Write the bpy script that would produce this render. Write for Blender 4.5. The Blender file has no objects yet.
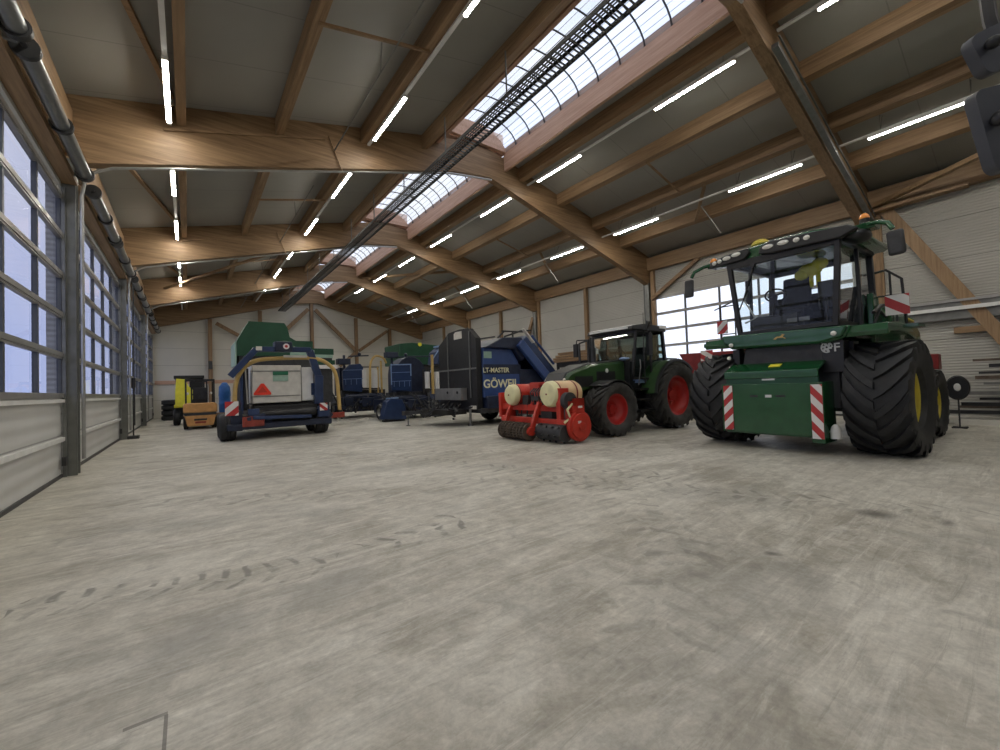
import bpy, math, random
from mathutils import Vector, Matrix
random.seed(7)
C = bpy.context.scene
COL = C.collection
PI = math.pi

# ------------------------------------------------------------------ mesh builder
class MB:
    def __init__(s):
        s.v = []; s.f = []; s.m = []; s.st = []
    def add(s, vs, fs, mi=0):
        b = len(s.v); s.st.append((b, len(s.f))); s.v += [tuple(v) for v in vs]
        for f in fs:
            s.f.append([b + i for i in f]); s.m.append(mi)
        return s
    def box(s, c, d, mi=0, rot=None):
        x, y, z = d[0] / 2, d[1] / 2, d[2] / 2
        vs = [Vector((a * x, b * y, e * z)) for e in (-1, 1) for b in (-1, 1) for a in (-1, 1)]
        if rot is not None: vs = [rot @ v for v in vs]
        vs = [v + Vector(c) for v in vs]
        return s.add(vs, [(0, 2, 3, 1), (4, 5, 7, 6), (0, 1, 5, 4), (2, 6, 7, 3), (0, 4, 6, 2), (1, 3, 7, 5)], mi)
    def bb(s, x0, x1, y0, y1, z0, z1, mi=0):
        return s.box(((x0 + x1) / 2, (y0 + y1) / 2, (z0 + z1) / 2), (abs(x1 - x0), abs(y1 - y0), abs(z1 - z0)), mi)
    def bar(s, a, b, w, h=None, mi=0, up=(0, 0, 1)):
        a = Vector(a); b = Vector(b); h = w if h is None else h
        d = (b - a); L = d.length; d.normalize(); u = Vector(up)
        if abs(d.dot(u)) > .98: u = Vector((1, 0, 0)) if abs(d.x) < .9 else Vector((0, 1, 0))
        sd = d.cross(u).normalized(); u = sd.cross(d).normalized()
        R = Matrix((d, sd, u)).transposed()
        return s.box((a + b) / 2, (L, w, h), mi, R)
    def cyl(s, a, b, r0, r1=None, n=18, mi=0, cap=True):
        a = Vector(a); b = Vector(b); r1 = r0 if r1 is None else r1
        d = (b - a).normalized(); u = Vector((0, 0, 1)) if abs(d.z) < .9 else Vector((1, 0, 0))
        p = d.cross(u).normalized(); q = d.cross(p).normalized()
        vs = []
        for c, r in ((a, r0), (b, r1)):
            for i in range(n):
                t = 2 * PI * i / n; vs.append(c + p * (r * math.cos(t)) + q * (r * math.sin(t)))
        fs = [(i, (i + 1) % n, n + (i + 1) % n, n + i) for i in range(n)]
        if cap: fs += [tuple(range(n))[::-1], tuple(range(n, 2 * n))]
        return s.add(vs, fs, mi)
    def tube(s, pts, r, n=8, mi=0):
        pts = [Vector(p) for p in pts]; vs = []; k = len(pts)
        ref = Vector((0, 0, 1))
        for i, p in enumerate(pts):
            d = (pts[min(i + 1, k - 1)] - pts[max(i - 1, 0)]).normalized()
            u = ref - d * ref.dot(d)
            if u.length < .1: u = Vector((1, 0, 0)) - d * d.x
            if u.length < .1: u = Vector((0, 1, 0)) - d * d.y
            u.normalize(); ref = u; w = d.cross(u)
            for j in range(n):
                t = 2 * PI * j / n; vs.append(p + u * (r * math.cos(t)) + w * (r * math.sin(t)))
        fs = []
        for i in range(k - 1):
            for j in range(n):
                fs.append((i * n + j, i * n + (j + 1) % n, (i + 1) * n + (j + 1) % n, (i + 1) * n + j))
        fs += [tuple(range(n))[::-1], tuple(range((k - 1) * n, k * n))]
        return s.add(vs, fs, mi)
    def prism(s, poly, ax, a, b, mi=0):
        n = len(poly)
        def P(u, v, w): return {'x': (w, u, v), 'y': (u, w, v), 'z': (u, v, w)}[ax]
        vs = [P(u, v, a) for u, v in poly] + [P(u, v, b) for u, v in poly]
        fs = [tuple(range(n))[::-1], tuple(range(n, 2 * n))] + [(i, (i + 1) % n, n + (i + 1) % n, n + i) for i in range(n)]
        return s.add(vs, fs, mi)
    def lathe(s, prof, c, ax='y', n=40, mi=0):
        c = Vector(c); vs = []; k = len(prof)
        for r, h in prof:
            for i in range(n):
                t = 2 * PI * i / n; a, b = r * math.cos(t), r * math.sin(t)
                vs.append(c + Vector({'y': (a, h, b), 'x': (h, a, b), 'z': (a, b, h)}[ax]))
        fs = [(i * n + j, i * n + (j + 1) % n, (i + 1) * n + (j + 1) % n, (i + 1) * n + j) for i in range(k - 1) for j in range(n)]
        return s.add(vs, fs, mi)
    def ell(s, c, r, n=16, m=10, mi=0, z0=-1.0):
        prof = []
        for i in range(m + 1):
            t = math.asin(z0) + (PI / 2 - math.asin(z0)) * i / m
            prof.append((math.cos(t), math.sin(t)))
        vs = []; c = Vector(c)
        for rr, h in prof:
            for i in range(n):
                t = 2 * PI * i / n; vs.append(c + Vector((r[0] * rr * math.cos(t), r[1] * rr * math.sin(t), r[2] * h)))
        fs = [(i * n + j, i * n + (j + 1) % n, (i + 1) * n + (j + 1) % n, (i + 1) * n + j) for i in range(m) for j in range(n)]
        fs.append(tuple(range(n))[::-1])
        return s.add(vs, fs, mi)
    def each(s, name, mats, parent=None, per=1, **kw):
        """every `per` primitives become one mesh object"""
        st = s.st[::per] + [(len(s.v), len(s.f))]; out = []
        for (v0, f0), (v1, f1) in zip(st, st[1:]):
            p = MB(); p.v = s.v[v0:v1]; p.f = [[i - v0 for i in f] for f in s.f[f0:f1]]; p.m = s.m[f0:f1]
            out.append(p.build(name, mats, parent, **kw))
        return out
    def build(s, name, mats, parent=None, smooth=True, bevel=0, ang=35):
        me = bpy.data.meshes.new(name); me.from_pydata(s.v, [], s.f)
        if not isinstance(mats, (list, tuple)): mats = [mats]
        for m in mats: me.materials.append(m)
        for p, mi in zip(me.polygons, s.m): p.material_index = mi
        me.validate(); me.update()
        import bmesh
        bm = bmesh.new(); bm.from_mesh(me); bmesh.ops.recalc_face_normals(bm, faces=bm.faces); bm.to_mesh(me); bm.free()
        if smooth:
            for p in me.polygons: p.use_smooth = True
            me.set_sharp_from_angle(angle=math.radians(ang))
        o = bpy.data.objects.new(name, me); COL.objects.link(o)
        if parent: o.parent = parent
        if bevel:
            b = o.modifiers.new('bevel', 'BEVEL'); b.width = bevel; b.segments = 2; b.limit_method = 'ANGLE'; b.angle_limit = math.radians(40)
        return o

def tag(o, label=None, cat=None, group=None, kind=None):
    if label: o['label'] = label
    if cat: o['category'] = cat
    if group: o['group'] = group
    if kind: o['kind'] = kind
    return o
def thing(name, label, cat, loc=(0, 0, 0), rz=0, group=None):
    o = bpy.data.objects.new(name, None); COL.objects.link(o); o.empty_display_size = .2
    o.location = loc; o.rotation_euler = (0, 0, rz)
    return tag(o, label, cat, group)
def structure(o): o['kind'] = 'structure'; return o
def copy_tree(o, parent=None):
    c = o.copy(); COL.objects.link(c)
    if parent: c.parent = parent
    for ch in list(o.children): copy_tree(ch, c)
    return c
def text_mesh(name, txt, size, mat, parent, loc, rot, extrude=.004, sx=1.0, bold=0.0):
    cu = bpy.data.curves.new(name, 'FONT'); cu.body = txt; cu.size = size; cu.extrude = extrude; cu.offset = bold
    t = bpy.data.objects.new(name, cu); COL.objects.link(t)
    bpy.context.view_layer.update()
    me = bpy.data.meshes.new_from_object(t); bpy.data.objects.remove(t)
    o = bpy.data.objects.new(name, me); COL.objects.link(o); me.materials.append(mat)
    o.parent = parent; o.location = loc; o.rotation_euler = rot; o.scale = (sx, 1, 1)
    return o

def lpath(pts, n=6):
    """rounded polyline"""
    pts = [Vector(p) for p in pts]; out = [pts[0]]
    for i in range(1, len(pts) - 1):
        a = pts[i] + (pts[i - 1] - pts[i]) * .4; c = pts[i] + (pts[i + 1] - pts[i]) * .4
        for k in range(n + 1):
            t = k / n; out.append(a * (1 - t) ** 2 + pts[i] * 2 * t * (1 - t) + c * t * t)
    return out + [pts[-1]]
# ------------------------------------------------------------------ materials
def newmat(name):
    m = bpy.data.materials.new(name); m.use_nodes = True; nt = m.node_tree
    return m, nt, nt.nodes['Principled BSDF']
def N(nt, t, **kw):
    n = nt.nodes.new(t)
    for k, v in kw.items():
        if k in n.inputs: n.inputs[k].default_value = v
        else: setattr(n, k, v)
    return n
def paint(name, col, rough=.4, metal=0, var=.18, scale=6, coat=0, bump=0):
    m, nt, b = newmat(name)
    tc = N(nt, 'ShaderNodeTexCoord'); no = N(nt, 'ShaderNodeTexNoise', Scale=scale, Detail=6)
    nt.links.new(tc.outputs['Object'], no.inputs['Vector'])
    r = N(nt, 'ShaderNodeValToRGB'); nt.links.new(no.outputs['Fac'], r.inputs['Fac'])
    r.color_ramp.elements[0].position = .3; r.color_ramp.elements[1].position = .7
    r.color_ramp.elements[0].color = [c * (1 - var) for c in col] + [1]
    r.color_ramp.elements[1].color = [min(1, c * (1 + var) + .004) for c in col] + [1]
    nt.links.new(r.outputs['Color'], b.inputs['Base Color'])
    b.inputs['Roughness'].default_value = rough; b.inputs['Metallic'].default_value = metal
    b.inputs['Coat Weight'].default_value = coat
    if bump:
        bp = N(nt, 'ShaderNodeBump', Strength=bump, Distance=.01); nt.links.new(no.outputs['Fac'], bp.inputs['Height']); nt.links.new(bp.outputs['Normal'], b.inputs['Normal'])
    return m
def wood(name, c0, c1, axis, rough=.55):
    m, nt, b = newmat(name)
    tc = N(nt, 'ShaderNodeTexCoord'); mp = N(nt, 'ShaderNodeMapping')
    mp.inputs['Scale'].default_value = {'x': (.7, 12, 12), 'y': (12, .7, 12), 'z': (12, 12, .7)}[axis]
    nt.links.new(tc.outputs['Object'], mp.inputs['Vector'])
    no = N(nt, 'ShaderNodeTexNoise', Scale=1.6, Detail=8, Roughness=.65, Distortion=.3); nt.links.new(mp.outputs['Vector'], no.inputs['Vector'])
    # glue-line lamellas every 4 cm in z
    sp = N(nt, 'ShaderNodeSeparateXYZ'); nt.links.new(tc.outputs['Object'], sp.inputs[0])
    mod = N(nt, 'ShaderNodeMath', operation='MULTIPLY'); mod.inputs[1].default_value = 12.5
    nt.links.new(sp.outputs['Z' if axis != 'z' else 'X'], mod.inputs[0])
    fl = N(nt, 'ShaderNodeMath', operation='FLOOR'); nt.links.new(mod.outputs[0], fl.inputs[0])
    wn = N(nt, 'ShaderNodeTexWhiteNoise', noise_dimensions='1D'); nt.links.new(fl.outputs[0], wn.inputs['W'])
    mx = N(nt, 'ShaderNodeMath', operation='MULTIPLY_ADD'); nt.links.new(wn.outputs['Value'], mx.inputs[0]); mx.inputs[1].default_value = .18; nt.links.new(no.outputs['Fac'], mx.inputs[2])
    r = N(nt, 'ShaderNodeValToRGB'); nt.links.new(mx.outputs[0], r.inputs['Fac'])
    r.color_ramp.elements[0].position = .38; r.color_ramp.elements[1].position = .78
    r.color_ramp.elements[0].color = (*c0, 1); r.color_ramp.elements[1].color = (*c1, 1)
    nt.links.new(r.outputs['Color'], b.inputs['Base Color']); b.inputs['Roughness'].default_value = rough
    return m
def panel_mat(name, col, axis, pitch, ribs=0, line=.5, rough=.5):
    """sheet metal panels: joint line every `pitch` along `axis`, fine ribs every `ribs`"""
    m, nt, b = newmat(name)
    tc = N(nt, 'ShaderNodeTexCoord'); sp = N(nt, 'ShaderNodeSeparateXYZ'); nt.links.new(tc.outputs['Object'], sp.inputs[0])
    d = N(nt, 'ShaderNodeMath', operation='DIVIDE'); d.inputs[1].default_value = pitch; nt.links.new(sp.outputs[axis], d.inputs[0])
    fr = N(nt, 'ShaderNodeMath', operation='FRACT'); nt.links.new(d.outputs[0], fr.inputs[0])
    lt = N(nt, 'ShaderNodeMath', operation='LESS_THAN'); lt.inputs[1].default_value = .022 / pitch; nt.links.new(fr.outputs[0], lt.inputs[0])
    no = N(nt, 'ShaderNodeTexNoise', Scale=.8, Detail=5); nt.links.new(tc.outputs['Object'], no.inputs['Vector'])
    r = N(nt, 'ShaderNodeValToRGB'); nt.links.new(no.outputs['Fac'], r.inputs['Fac'])
    r.color_ramp.elements[0].color = [c * .86 for c in col] + [1]; r.color_ramp.elements[1].color = [min(1, c * 1.1) for c in col] + [1]
    mx = N(nt, 'ShaderNodeMix', data_type='RGBA'); nt.links.new(lt.outputs[0], mx.inputs[0]); nt.links.new(r.outputs['Color'], mx.inputs[6])
    mx.inputs[7].default_value = [c * line for c in col] + [1]
    nt.links.new(mx.outputs[2], b.inputs['Base Color']); b.inputs['Roughness'].default_value = rough
    if ribs:
        mu = N(nt, 'ShaderNodeMath', operation='MULTIPLY'); mu.inputs[1].default_value = 2 * PI / ribs; nt.links.new(sp.outputs[axis], mu.inputs[0])
        si = N(nt, 'ShaderNodeMath', operation='SINE'); nt.links.new(mu.outputs[0], si.inputs[0])
        bp = N(nt, 'ShaderNodeBump', Strength=.6, Distance=.012); nt.links.new(si.outputs[0], bp.inputs['Height']); nt.links.new(bp.outputs['Normal'], b.inputs['Normal'])
    return m
def emit(name, col, s):
    m, nt, b = newmat(name); b.inputs['Emission Color'].default_value = (*col, 1); b.inputs['Emission Strength'].default_value = s
    b.inputs['Base Color'].default_value = (.8, .8, .8, 1)
    return m
def pane(name, tint, gloss=.12, rough=.02, diffuse=0.0, fr_=.8):
    """clear/tinted glazing: transparent body plus a mirror-like surface reflection"""
    m, nt, b = newmat(name); nt.nodes.remove(b); out = nt.nodes['Material Output']
    tr = N(nt, 'ShaderNodeBsdfTransparent'); tr.inputs[0].default_value = (*tint, 1)
    gl = N(nt, 'ShaderNodeBsdfGlossy', Roughness=rough); gl.inputs[0].default_value = (1, 1, 1, 1)
    fr = N(nt, 'ShaderNodeFresnel', IOR=1.45)
    mu = N(nt, 'ShaderNodeMath', operation='MULTIPLY_ADD'); mu.inputs[1].default_value = fr_; mu.inputs[2].default_value = gloss * .2
    nt.links.new(fr.outputs[0], mu.inputs[0])
    last = tr.outputs[0]
    if diffuse:
        tl = N(nt, 'ShaderNodeBsdfTranslucent'); tl.inputs[0].default_value = (.85, .88, .92, 1)
        ms0 = N(nt, 'ShaderNodeMixShader'); ms0.inputs[0].default_value = diffuse
        nt.links.new(tr.outputs[0], ms0.inputs[1]); nt.links.new(tl.outputs[0], ms0.inputs[2]); last = ms0.outputs[0]
    ms = N(nt, 'ShaderNodeMixShader'); nt.links.new(mu.outputs[0], ms.inputs[0]); nt.links.new(last, ms.inputs[1]); nt.links.new(gl.outputs[0], ms.inputs[2])
    nt.links.new(ms.outputs[0], out.inputs[0])
    return m

def floor_mat():
    m, nt, b = newmat('concrete floor'); L = nt.links.new
    tc = N(nt, 'ShaderNodeTexCoord')
    def noise(scale, detail=6, rough=.6, dist=0, rot=0, sc=(1, 1, 1), loc=(0, 0, 0)):
        mp = N(nt, 'ShaderNodeMapping'); mp.inputs['Rotation'].default_value = (0, 0, rot); mp.inputs['Scale'].default_value = sc; mp.inputs['Location'].default_value = loc
        L(tc.outputs['Object'], mp.inputs['Vector'])
        n = N(nt, 'ShaderNodeTexNoise', Scale=scale, Detail=detail, Roughness=rough, Distortion=dist); L(mp.outputs[0], n.inputs['Vector'])
        return n.outputs['Fac']
    def ramp(s, p0, p1, c0=(0, 0, 0), c1=(1, 1, 1)):
        r = N(nt, 'ShaderNodeValToRGB'); L(s, r.inputs['Fac']); e = r.color_ramp.elements
        e[0].position = p0; e[1].position = p1; e[0].color = (*c0, 1); e[1].color = (*c1, 1); return r.outputs['Color']
    def mixc(f, a, c, mode='MIX'):
        x = N(nt, 'ShaderNodeMix', data_type='RGBA', blend_type=mode)
        for i, s in ((0, f), (6, a), (7, c)):
            if isinstance(s, (float, int)): x.inputs[i].default_value = s
            elif isinstance(s, tuple): x.inputs[i].default_value = (*s, 1)
            else: L(s, x.inputs[i])
        return x.outputs[2]
    def mth(op, a, c=None):
        x = N(nt, 'ShaderNodeMath', operation=op)
        for i, s in ((0, a), (1, c)):
            if s is None: continue
            if isinstance(s, (float, int)): x.inputs[i].default_value = s
            else: L(s, x.inputs[i])
        return x.outputs[0]
    base = ramp(noise(.5, 7, .66, .9), .40, .60, (.315, .29, .235), (.50, .475, .41))
    base = mixc(mth('MULTIPLY', ramp(noise(.9, 9, .72, 1.2, .6, (1, 2, 1)), .42, .62), .8), base, (.56, .535, .465))
    # broom / wipe streaks in several directions
    for rot, sc, lo, p0, p1, col, f in ((.5, (.5, 4, 1), (0, 0, 0), .5, .6, (.27, .25, .205), .55), (-.7, (.6, 5, 1), (3, 1, 0), .53, .63, (.66, .64, .57), .6), (1.2, (.5, 5, 1), (9, 4, 0), .54, .64, (.29, .27, .225), .45),
                                        (.1, (1, 7, 1), (5, 8, 0), .56, .66, (.70, .68, .61), .5), (-.35, (.8, 9, 1), (1, 3, 0), .58, .64, (.22, .20, .165), .5)):
        s1 = ramp(noise(1.3, 10, .74, 1.0, rot, sc, lo), p0, p1)
        base = mixc(mth('MULTIPLY', s1, f * .72), base, col)
    # grey worn patches
    p = ramp(noise(.7, 5, .6, .6, 0, (1, 1, 1), (7, 2.2, 0)), .54, .66)
    base = mixc(mth('MULTIPLY', p, .5), base, (.27, .26, .225))
    p = ramp(noise(2.6, 6, .65, .5, 0, (1, 1, 1), (2, 6.2, 0)), .56, .68)
    base = mixc(mth('MULTIPLY', p, .4), base, (.25, .235, .20))
    # speckle
    sp = ramp(noise(34, 4, .7), .3, .75, (.96, .96, .955), (1.24, 1.24, 1.235))
    base = mixc(1.0, base, sp, 'MULTIPLY')
    bl = ramp(noise(6.5, 6, .68, .5), .36, .66, (.84, .84, .84), (1.08, 1.08, 1.08))
    base = mixc(1.0, base, bl, 'MULTIPLY')
    # tyre tread prints: rows of curved lug marks along several lanes
    sx = N(nt, 'ShaderNodeSeparateXYZ')
    wob = N(nt, 'ShaderNodeTexNoise', Scale=1.3, Detail=3); L(tc.outputs['Object'], wob.inputs['Vector'])
    va = N(nt, 'ShaderNodeVectorMath', operation='MULTIPLY_ADD'); L(wob.outputs['Color'], va.inputs[0]); va.inputs[1].default_value = (.4, .4, 0); L(tc.outputs['Object'], va.inputs[2])
    L(va.outputs[0], sx.inputs[0])
    brk = ramp(noise(2.3, 5, .7, 0, 0, (1, 1, 1), (1, 5, 0)), .42, .56)
    for (x0, y0, ang, hw, per, w, hl) in [(0, 3.95, -.36, .19, .17, .75, 1.0), (1.75, 3.75, .15, .25, .26, .8, .55), (1.0, 6.3, -.6, .25, .22, .5, 1.6), (3.7, 4.7, -.9, .26, .22, .5, 1.5),
                                    (5.2, 2.5, -1.15, .28, .24, .6, 2.6), (4.9, 4.6, -1.0, .28, .24, .65, 1.6), (2.9, 1.7, .4, .28, .3, .4, 1.0), (3.8, 2.7, .9, .28, .26, .45, 1.3), (5.6, 6.6, -.8, .28, .22, .55, 2.2), (3.0, 9.0, -1.2, .28, .25, .45, 3.0)]:
        ca, sa = math.cos(ang), math.sin(ang)
        dx = mth('SUBTRACT', sx.outputs['X'], x0 + .2); dy = mth('SUBTRACT', sx.outputs['Y'], y0 + .2)
        s_ = mth('ADD', mth('MULTIPLY', dx, ca), mth('MULTIPLY', dy, sa))
        t_ = mth('SUBTRACT', mth('MULTIPLY', dy, ca), mth('MULTIPLY', dx, sa))
        at = mth('ABSOLUTE', t_)
        ph = mth('ADD', mth('MULTIPLY', s_, 6.283 / per), mth('MULTIPLY', at, 14.0))
        lug = ramp(mth('SINE', ph), .35, .85)
        band = mth('MULTIPLY', mth('LESS_THAN', at, hw), mth('GREATER_THAN', at, .025))
        leng = mth('LESS_THAN', mth('ABSOLUTE', s_), hl)
        f = mth('MULTIPLY', mth('MULTIPLY', mth('MULTIPLY', lug, band), mth('MULTIPLY', brk, leng)), w)
        base = mixc(f, base, (.17, .16, .135))
    # oil stains and scuffed patches
    for (x, y, r, f_, c_) in [(5.45, 1.08, .10, .75, (.07, .06, .05)), (3.7, 1.42, .04, .75, (.07, .06, .05)), (5.6, .6, .05, .6, (.08, .07, .06)), (.05, 3.05, .2, .45, (.2, .195, .175)), (.7, 3.15, .2, .4, (.2, .195, .175)), (1.0, 3.3, .15, .35, (.2, .195, .175)), (5.1, 5.9, .45, .4, (.26, .21, .17))]:
        d = N(nt, 'ShaderNodeVectorMath', operation='DISTANCE'); L(va.outputs[0], d.inputs[0]); d.inputs[1].default_value = (x + .2, y + .2, 0)
        f = mth('MULTIPLY', ramp(d.outputs['Value'], r * .5, r * 2.0, (1, 1, 1), (0, 0, 0)), f_)
        base = mixc(f, base, c_)
    # open joint near the left foreground
    o_ = N(nt, 'ShaderNodeSeparateXYZ'); L(tc.outputs['Object'], o_.inputs[0])
    f = mth('MULTIPLY', mth('LESS_THAN', mth('ABSOLUTE', mth('ADD', o_.outputs['X'], .095)), .007), mth('MULTIPLY', mth('LESS_THAN', o_.outputs['Y'], 2.42), mth('GREATER_THAN', o_.outputs['Y'], 1.6)))
    base = mixc(mth('MULTIPLY', f, .7), base, (.1, .09, .08))
    f = mth('MULTIPLY', mth('LESS_THAN', mth('ABSOLUTE', mth('SUBTRACT', o_.outputs['Y'], 2.43)), .012), mth('MULTIPLY', mth('LESS_THAN', o_.outputs['X'], -.09), mth('GREATER_THAN', o_.outputs['X'], -.24)))
    base = mixc(mth('MULTIPLY', f, .6), base, (.1, .09, .08))
    L(base, b.inputs['Base Color'])
    rg = ramp(noise(1.3, 6, .7, .6), .3, .75, (.38, .38, .38), (.66, .66, .66)); L(rg, b.inputs['Roughness'])
    b.inputs['Specular IOR Level'].default_value = .45
    bp = N(nt, 'ShaderNodeBump', Strength=.25, Distance=.01); L(noise(9, 8, .7), bp.inputs['Height']); L(bp.outputs[0], b.inputs['Normal'])
    return m

M = {}
M['floor'] = floor_mat()
M['ceil'] = panel_mat('ceiling sheet', (.31, .305, .275), 'Y', 1.55, 0, .75, .5)
M['wallr'] = panel_mat('ribbed wall panel', (.43, .42, .385), 'Z', 1.15, .08, .55, .5)
M['wallg'] = panel_mat('gable wall panel', (.62, .60, .53), 'Z', 1.15, 0, .6, .5)
M['walll'] = panel_mat('side wall panel', (.45, .44, .41), 'Z', 1.15, .1, .6, .5)
W0, W1 = (.17, .10, .047), (.335, .215, .115)
M['wood_x'] = wood('glulam across', W0, W1, 'x'); M['wood_y'] = wood('glulam along', W0, W1, 'y'); M['wood_z'] = wood('glulam upright', W0, W1, 'z')
M['pine_y'] = wood('kerb board', (.46, .27, .18), (.62, .40, .29), 'y')
M['steel'] = paint('galvanised steel', (.19, .195, .19), .42, .6, .15)
M['post'] = paint('grey door post steel', (.19, .195, .185), .45, .5, .12)
M['zinc'] = paint('zinc conduit', (.42, .42, .41), .35, .8, .1)
M['alu'] = paint('door aluminium rail', (.36, .35, .335), .35, .55, .08)
M['doorpanel'] = panel_mat('door section', (.56, .56, .54), 'Z', .75, .25, .5, .45)
M['darkrail'] = paint('dark glazing bar', (.085, .09, .10), .4, .3, .1)
M['duct'] = paint('duct grey', (.25, .26, .26), .35, .7, .1)
M['doorglass'] = pane('door acrylic pane', (.47, .50, .66), .15, .03, .0)
M['clearglass'] = pane('clear door pane', (.93, .95, .98), .1, .02)
M['skyglass'] = pane('skylight polycarbonate', (.86, .90, .98), .05, .1, .3, .2)
M['cabglass'] = pane('tinted cab glass', (.84, .88, .88), .06, .01, 0, .35)
M['led'] = emit('led diffuser', (1.0, .955, .86), 95)
M['white'] = paint('white enamel', (.72, .72, .70), .35, 0, .06)
M['offwhite'] = paint('warm white enamel', (.62, .60, .54), .4, 0, .08)
M['film'] = paint('white film roll', (.70, .70, .68), .3, 0, .05)
M['rubber'] = paint('tyre rubber', (.012, .0125, .0135), .62, 0, .3, 9, 0, .3)
M['rubberdust'] = paint('dusty tyre rubber', (.038, .036, .032), .75, 0, .35, 7, 0, .3)
M['black'] = paint('black plastic', (.012, .012, .013), .4, 0, .2)
M['dark'] = paint('dark grey metal', (.045, .046, .048), .5, .3, .2)
M['mid'] = paint('grey metal', (.20, .20, .19), .45, .5, .15)
M['jdgreen'] = paint('harvester green paint', (.008, .075, .022), .25, 0, .12, 3, .5)
M['jdyellow'] = paint('rim yellow paint', (.52, .42, .03), .4, 0, .1)
M['yellow'] = paint('yellow plastic', (.88, .80, .06), .5, 0, .08)
M['fgreen'] = paint('tractor green paint', (.030, .075, .022), .28, 0, .12, 3, .4)
M['grayhood'] = paint('tractor hood grey', (.035, .036, .034), .35, 0, .12)
M['red'] = paint('rim red paint', (.42, .018, .014), .4, 0, .15)
M['impred'] = paint('implement red paint', (.48, .035, .018), .42, 0, .2, 4)
M['darkred'] = paint('dark red paint', (.20, .012, .012), .45, 0, .2)
M['signred'] = paint('sign red', (.45, .03, .03), .4, 0, .05)
M['signwhite'] = paint('sign white', (.75, .73, .70), .4, 0, .05)
M['trired'] = paint('slow triangle red', (.75, .045, .02), .35, 0, .05)
M['blue'] = paint('machine blue paint', (.013, .032, .095), .35, 0, .2, 3, .3)
M['navy'] = paint('dark blue paint', (.010, .017, .042), .45, 0, .25)
M['hullblue'] = paint('press hull blue', (.035, .075, .215), .3, 0, .12, 2, .3)
M['paleblue'] = paint('light blue edge', (.20, .30, .50), .4, 0, .1)
M['armyel'] = paint('wrapper arm yellow', (.50, .34, .11), .45, 0, .12)
M['deepgreen'] = paint('hopper green paint', (.006, .06, .028), .4, 0, .14, 2)
M['palegreen'] = paint('hopper pale green', (.30, .45, .36), .45, 0, .1)
M['orange'] = paint('forklift orange', (.62, .32, .11), .4, 0, .12)
M['amber'] = paint('amber beacon lens', (.80, .28, .05), .25, 0, .05)
M['cream'] = paint('cream tank plastic', (.74, .70, .40), .45, 0, .08)
M['peach'] = paint('peach tank plastic', (.72, .50, .27), .45, 0, .08)
M['roller'] = paint('rusty roller steel', (.13, .10, .075), .6, .5, .3, 8)
M['lamp'] = paint('lamp lens', (.75, .74, .68), .15, 0, .02)
M['text'] = paint('cream lettering', (.78, .76, .50), .5, 0, .02)
M['textw'] = paint('white lettering', (.72, .74, .72), .5, 0, .02)
M['tglass'] = pane('dark tractor glass', (.50, .58, .56), .08, .01, 0, .5)
M['seat'] = paint('seat cloth', (.028, .028, .032), .85, 0, .2)
M['tailred'] = paint('tail lamp panel', (.28, .045, .03), .35, 0, .3)
M['labelgreen'] = paint('green label', (.02, .16, .08), .4, 0, .05)
M['bluecloth'] = paint('blue drum plastic', (.03, .14, .42), .4, 0, .15)
M['mirror'] = paint('mirror housing', (.05, .053, .062), .5, 0, .1)
M['grass'] = paint('yard gravel', (.30, .29, .27), .9, 0, .2)

# ------------------------------------------------------------------ camera (pose solved from the photograph)
fw = Vector((.604848, .7959608, .02460287)); rt = Vector((.79625238, -.60403128, -.03359094)); up = Vector((.01187617, -.03990751, .9991328))
cam = bpy.data.cameras.new('camera'); co = bpy.data.objects.new('camera', cam); COL.objects.link(co)
Rm = Matrix((rt, up, -fw)).transposed().to_4x4(); Rm.translation = Vector((0, 0, 1.42)); co.matrix_world = Rm
cam.sensor_width = 36; cam.lens = 410.75 * 36 / 1000; cam.clip_start = .05; cam.clip_end = 300
C.camera = co

# ------------------------------------------------------------------ building
XL, XR, XM = -1.74, 17.36, 7.81
FR = [-12.57, -4.67, 3.23, 11.13, 19.03, 26.93, 34.83]     # frame positions
YB, YG = -12.75, 35.0
def zc(x): return 7.27 + .24 * ((x - XL) if x < XM else (XR - x))
mb = MB(); mb.bb(XL - .3, XR + .3, YB, YG + .2, -.2, 0); structure(mb.build('floor', M['floor']))
mb = MB(); mb.bb(-60, 80, -50, 90, -.35, -.22); structure(mb.build('ground', M['grass']))
# roof: two slopes with a ridge slot
KX0, KX1 = 6.30, 8.85
for nm, xa, xb in (('ceiling', XL - .35, KX0 - .1), ('ceiling', KX1 + .1, XR + .35)):
    mb = MB(); mb.prism([(xa, zc(xa)), (xb, zc(xb)), (xb, zc(xb) + .18), (xa, zc(xa) + .18)], 'y', YB, YG + .2)
    structure(mb.build(nm, M['ceil'], smooth=False))
# end caps above wall plate (gables) and long walls
def gable(name, y0, y1, mat):
    mb = MB(); mb.prism([(XL - .35, 0), (XR + .35, 0), (XR + .35, zc(XR + .35)), (KX1, zc(KX1)), (XM, 10.3), (KX0, zc(KX0)), (XL - .35, zc(XL - .35))], 'y', y0, y1)
    return structure(mb.build(name, mat, smooth=False))
gable('wall_far', YG, YG + .2, M['wallg']); gable('wall_back', YB - .2, YB, M['wallg'])
DT = 5.45                                                   # door head height
RD = (3.5, 10.85)                                           # right-hand door opening in y
mb = MB(); mb.bb(XL - .32, XL - .12, YB, YG, DT, 7.3)
mb.bb(XL - .32, XL - .12, YB, FR[1], 0, DT)
for y in FR[1:]: mb.bb(XL - .32, XL - .12, y - .16, min(y + .16, YG), 0, DT)
structure(mb.build('wall_left', M['walll'], smooth=False))
mb = MB(); mb.bb(XR + .14, XR + .34, YB, RD[0], 0, 7.35); mb.bb(XR + .14, XR + .34, RD[1], YG, 0, 7.35); mb.bb(XR + .14, XR + .34, RD[0], RD[1], 5.25, 7.35)
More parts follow.
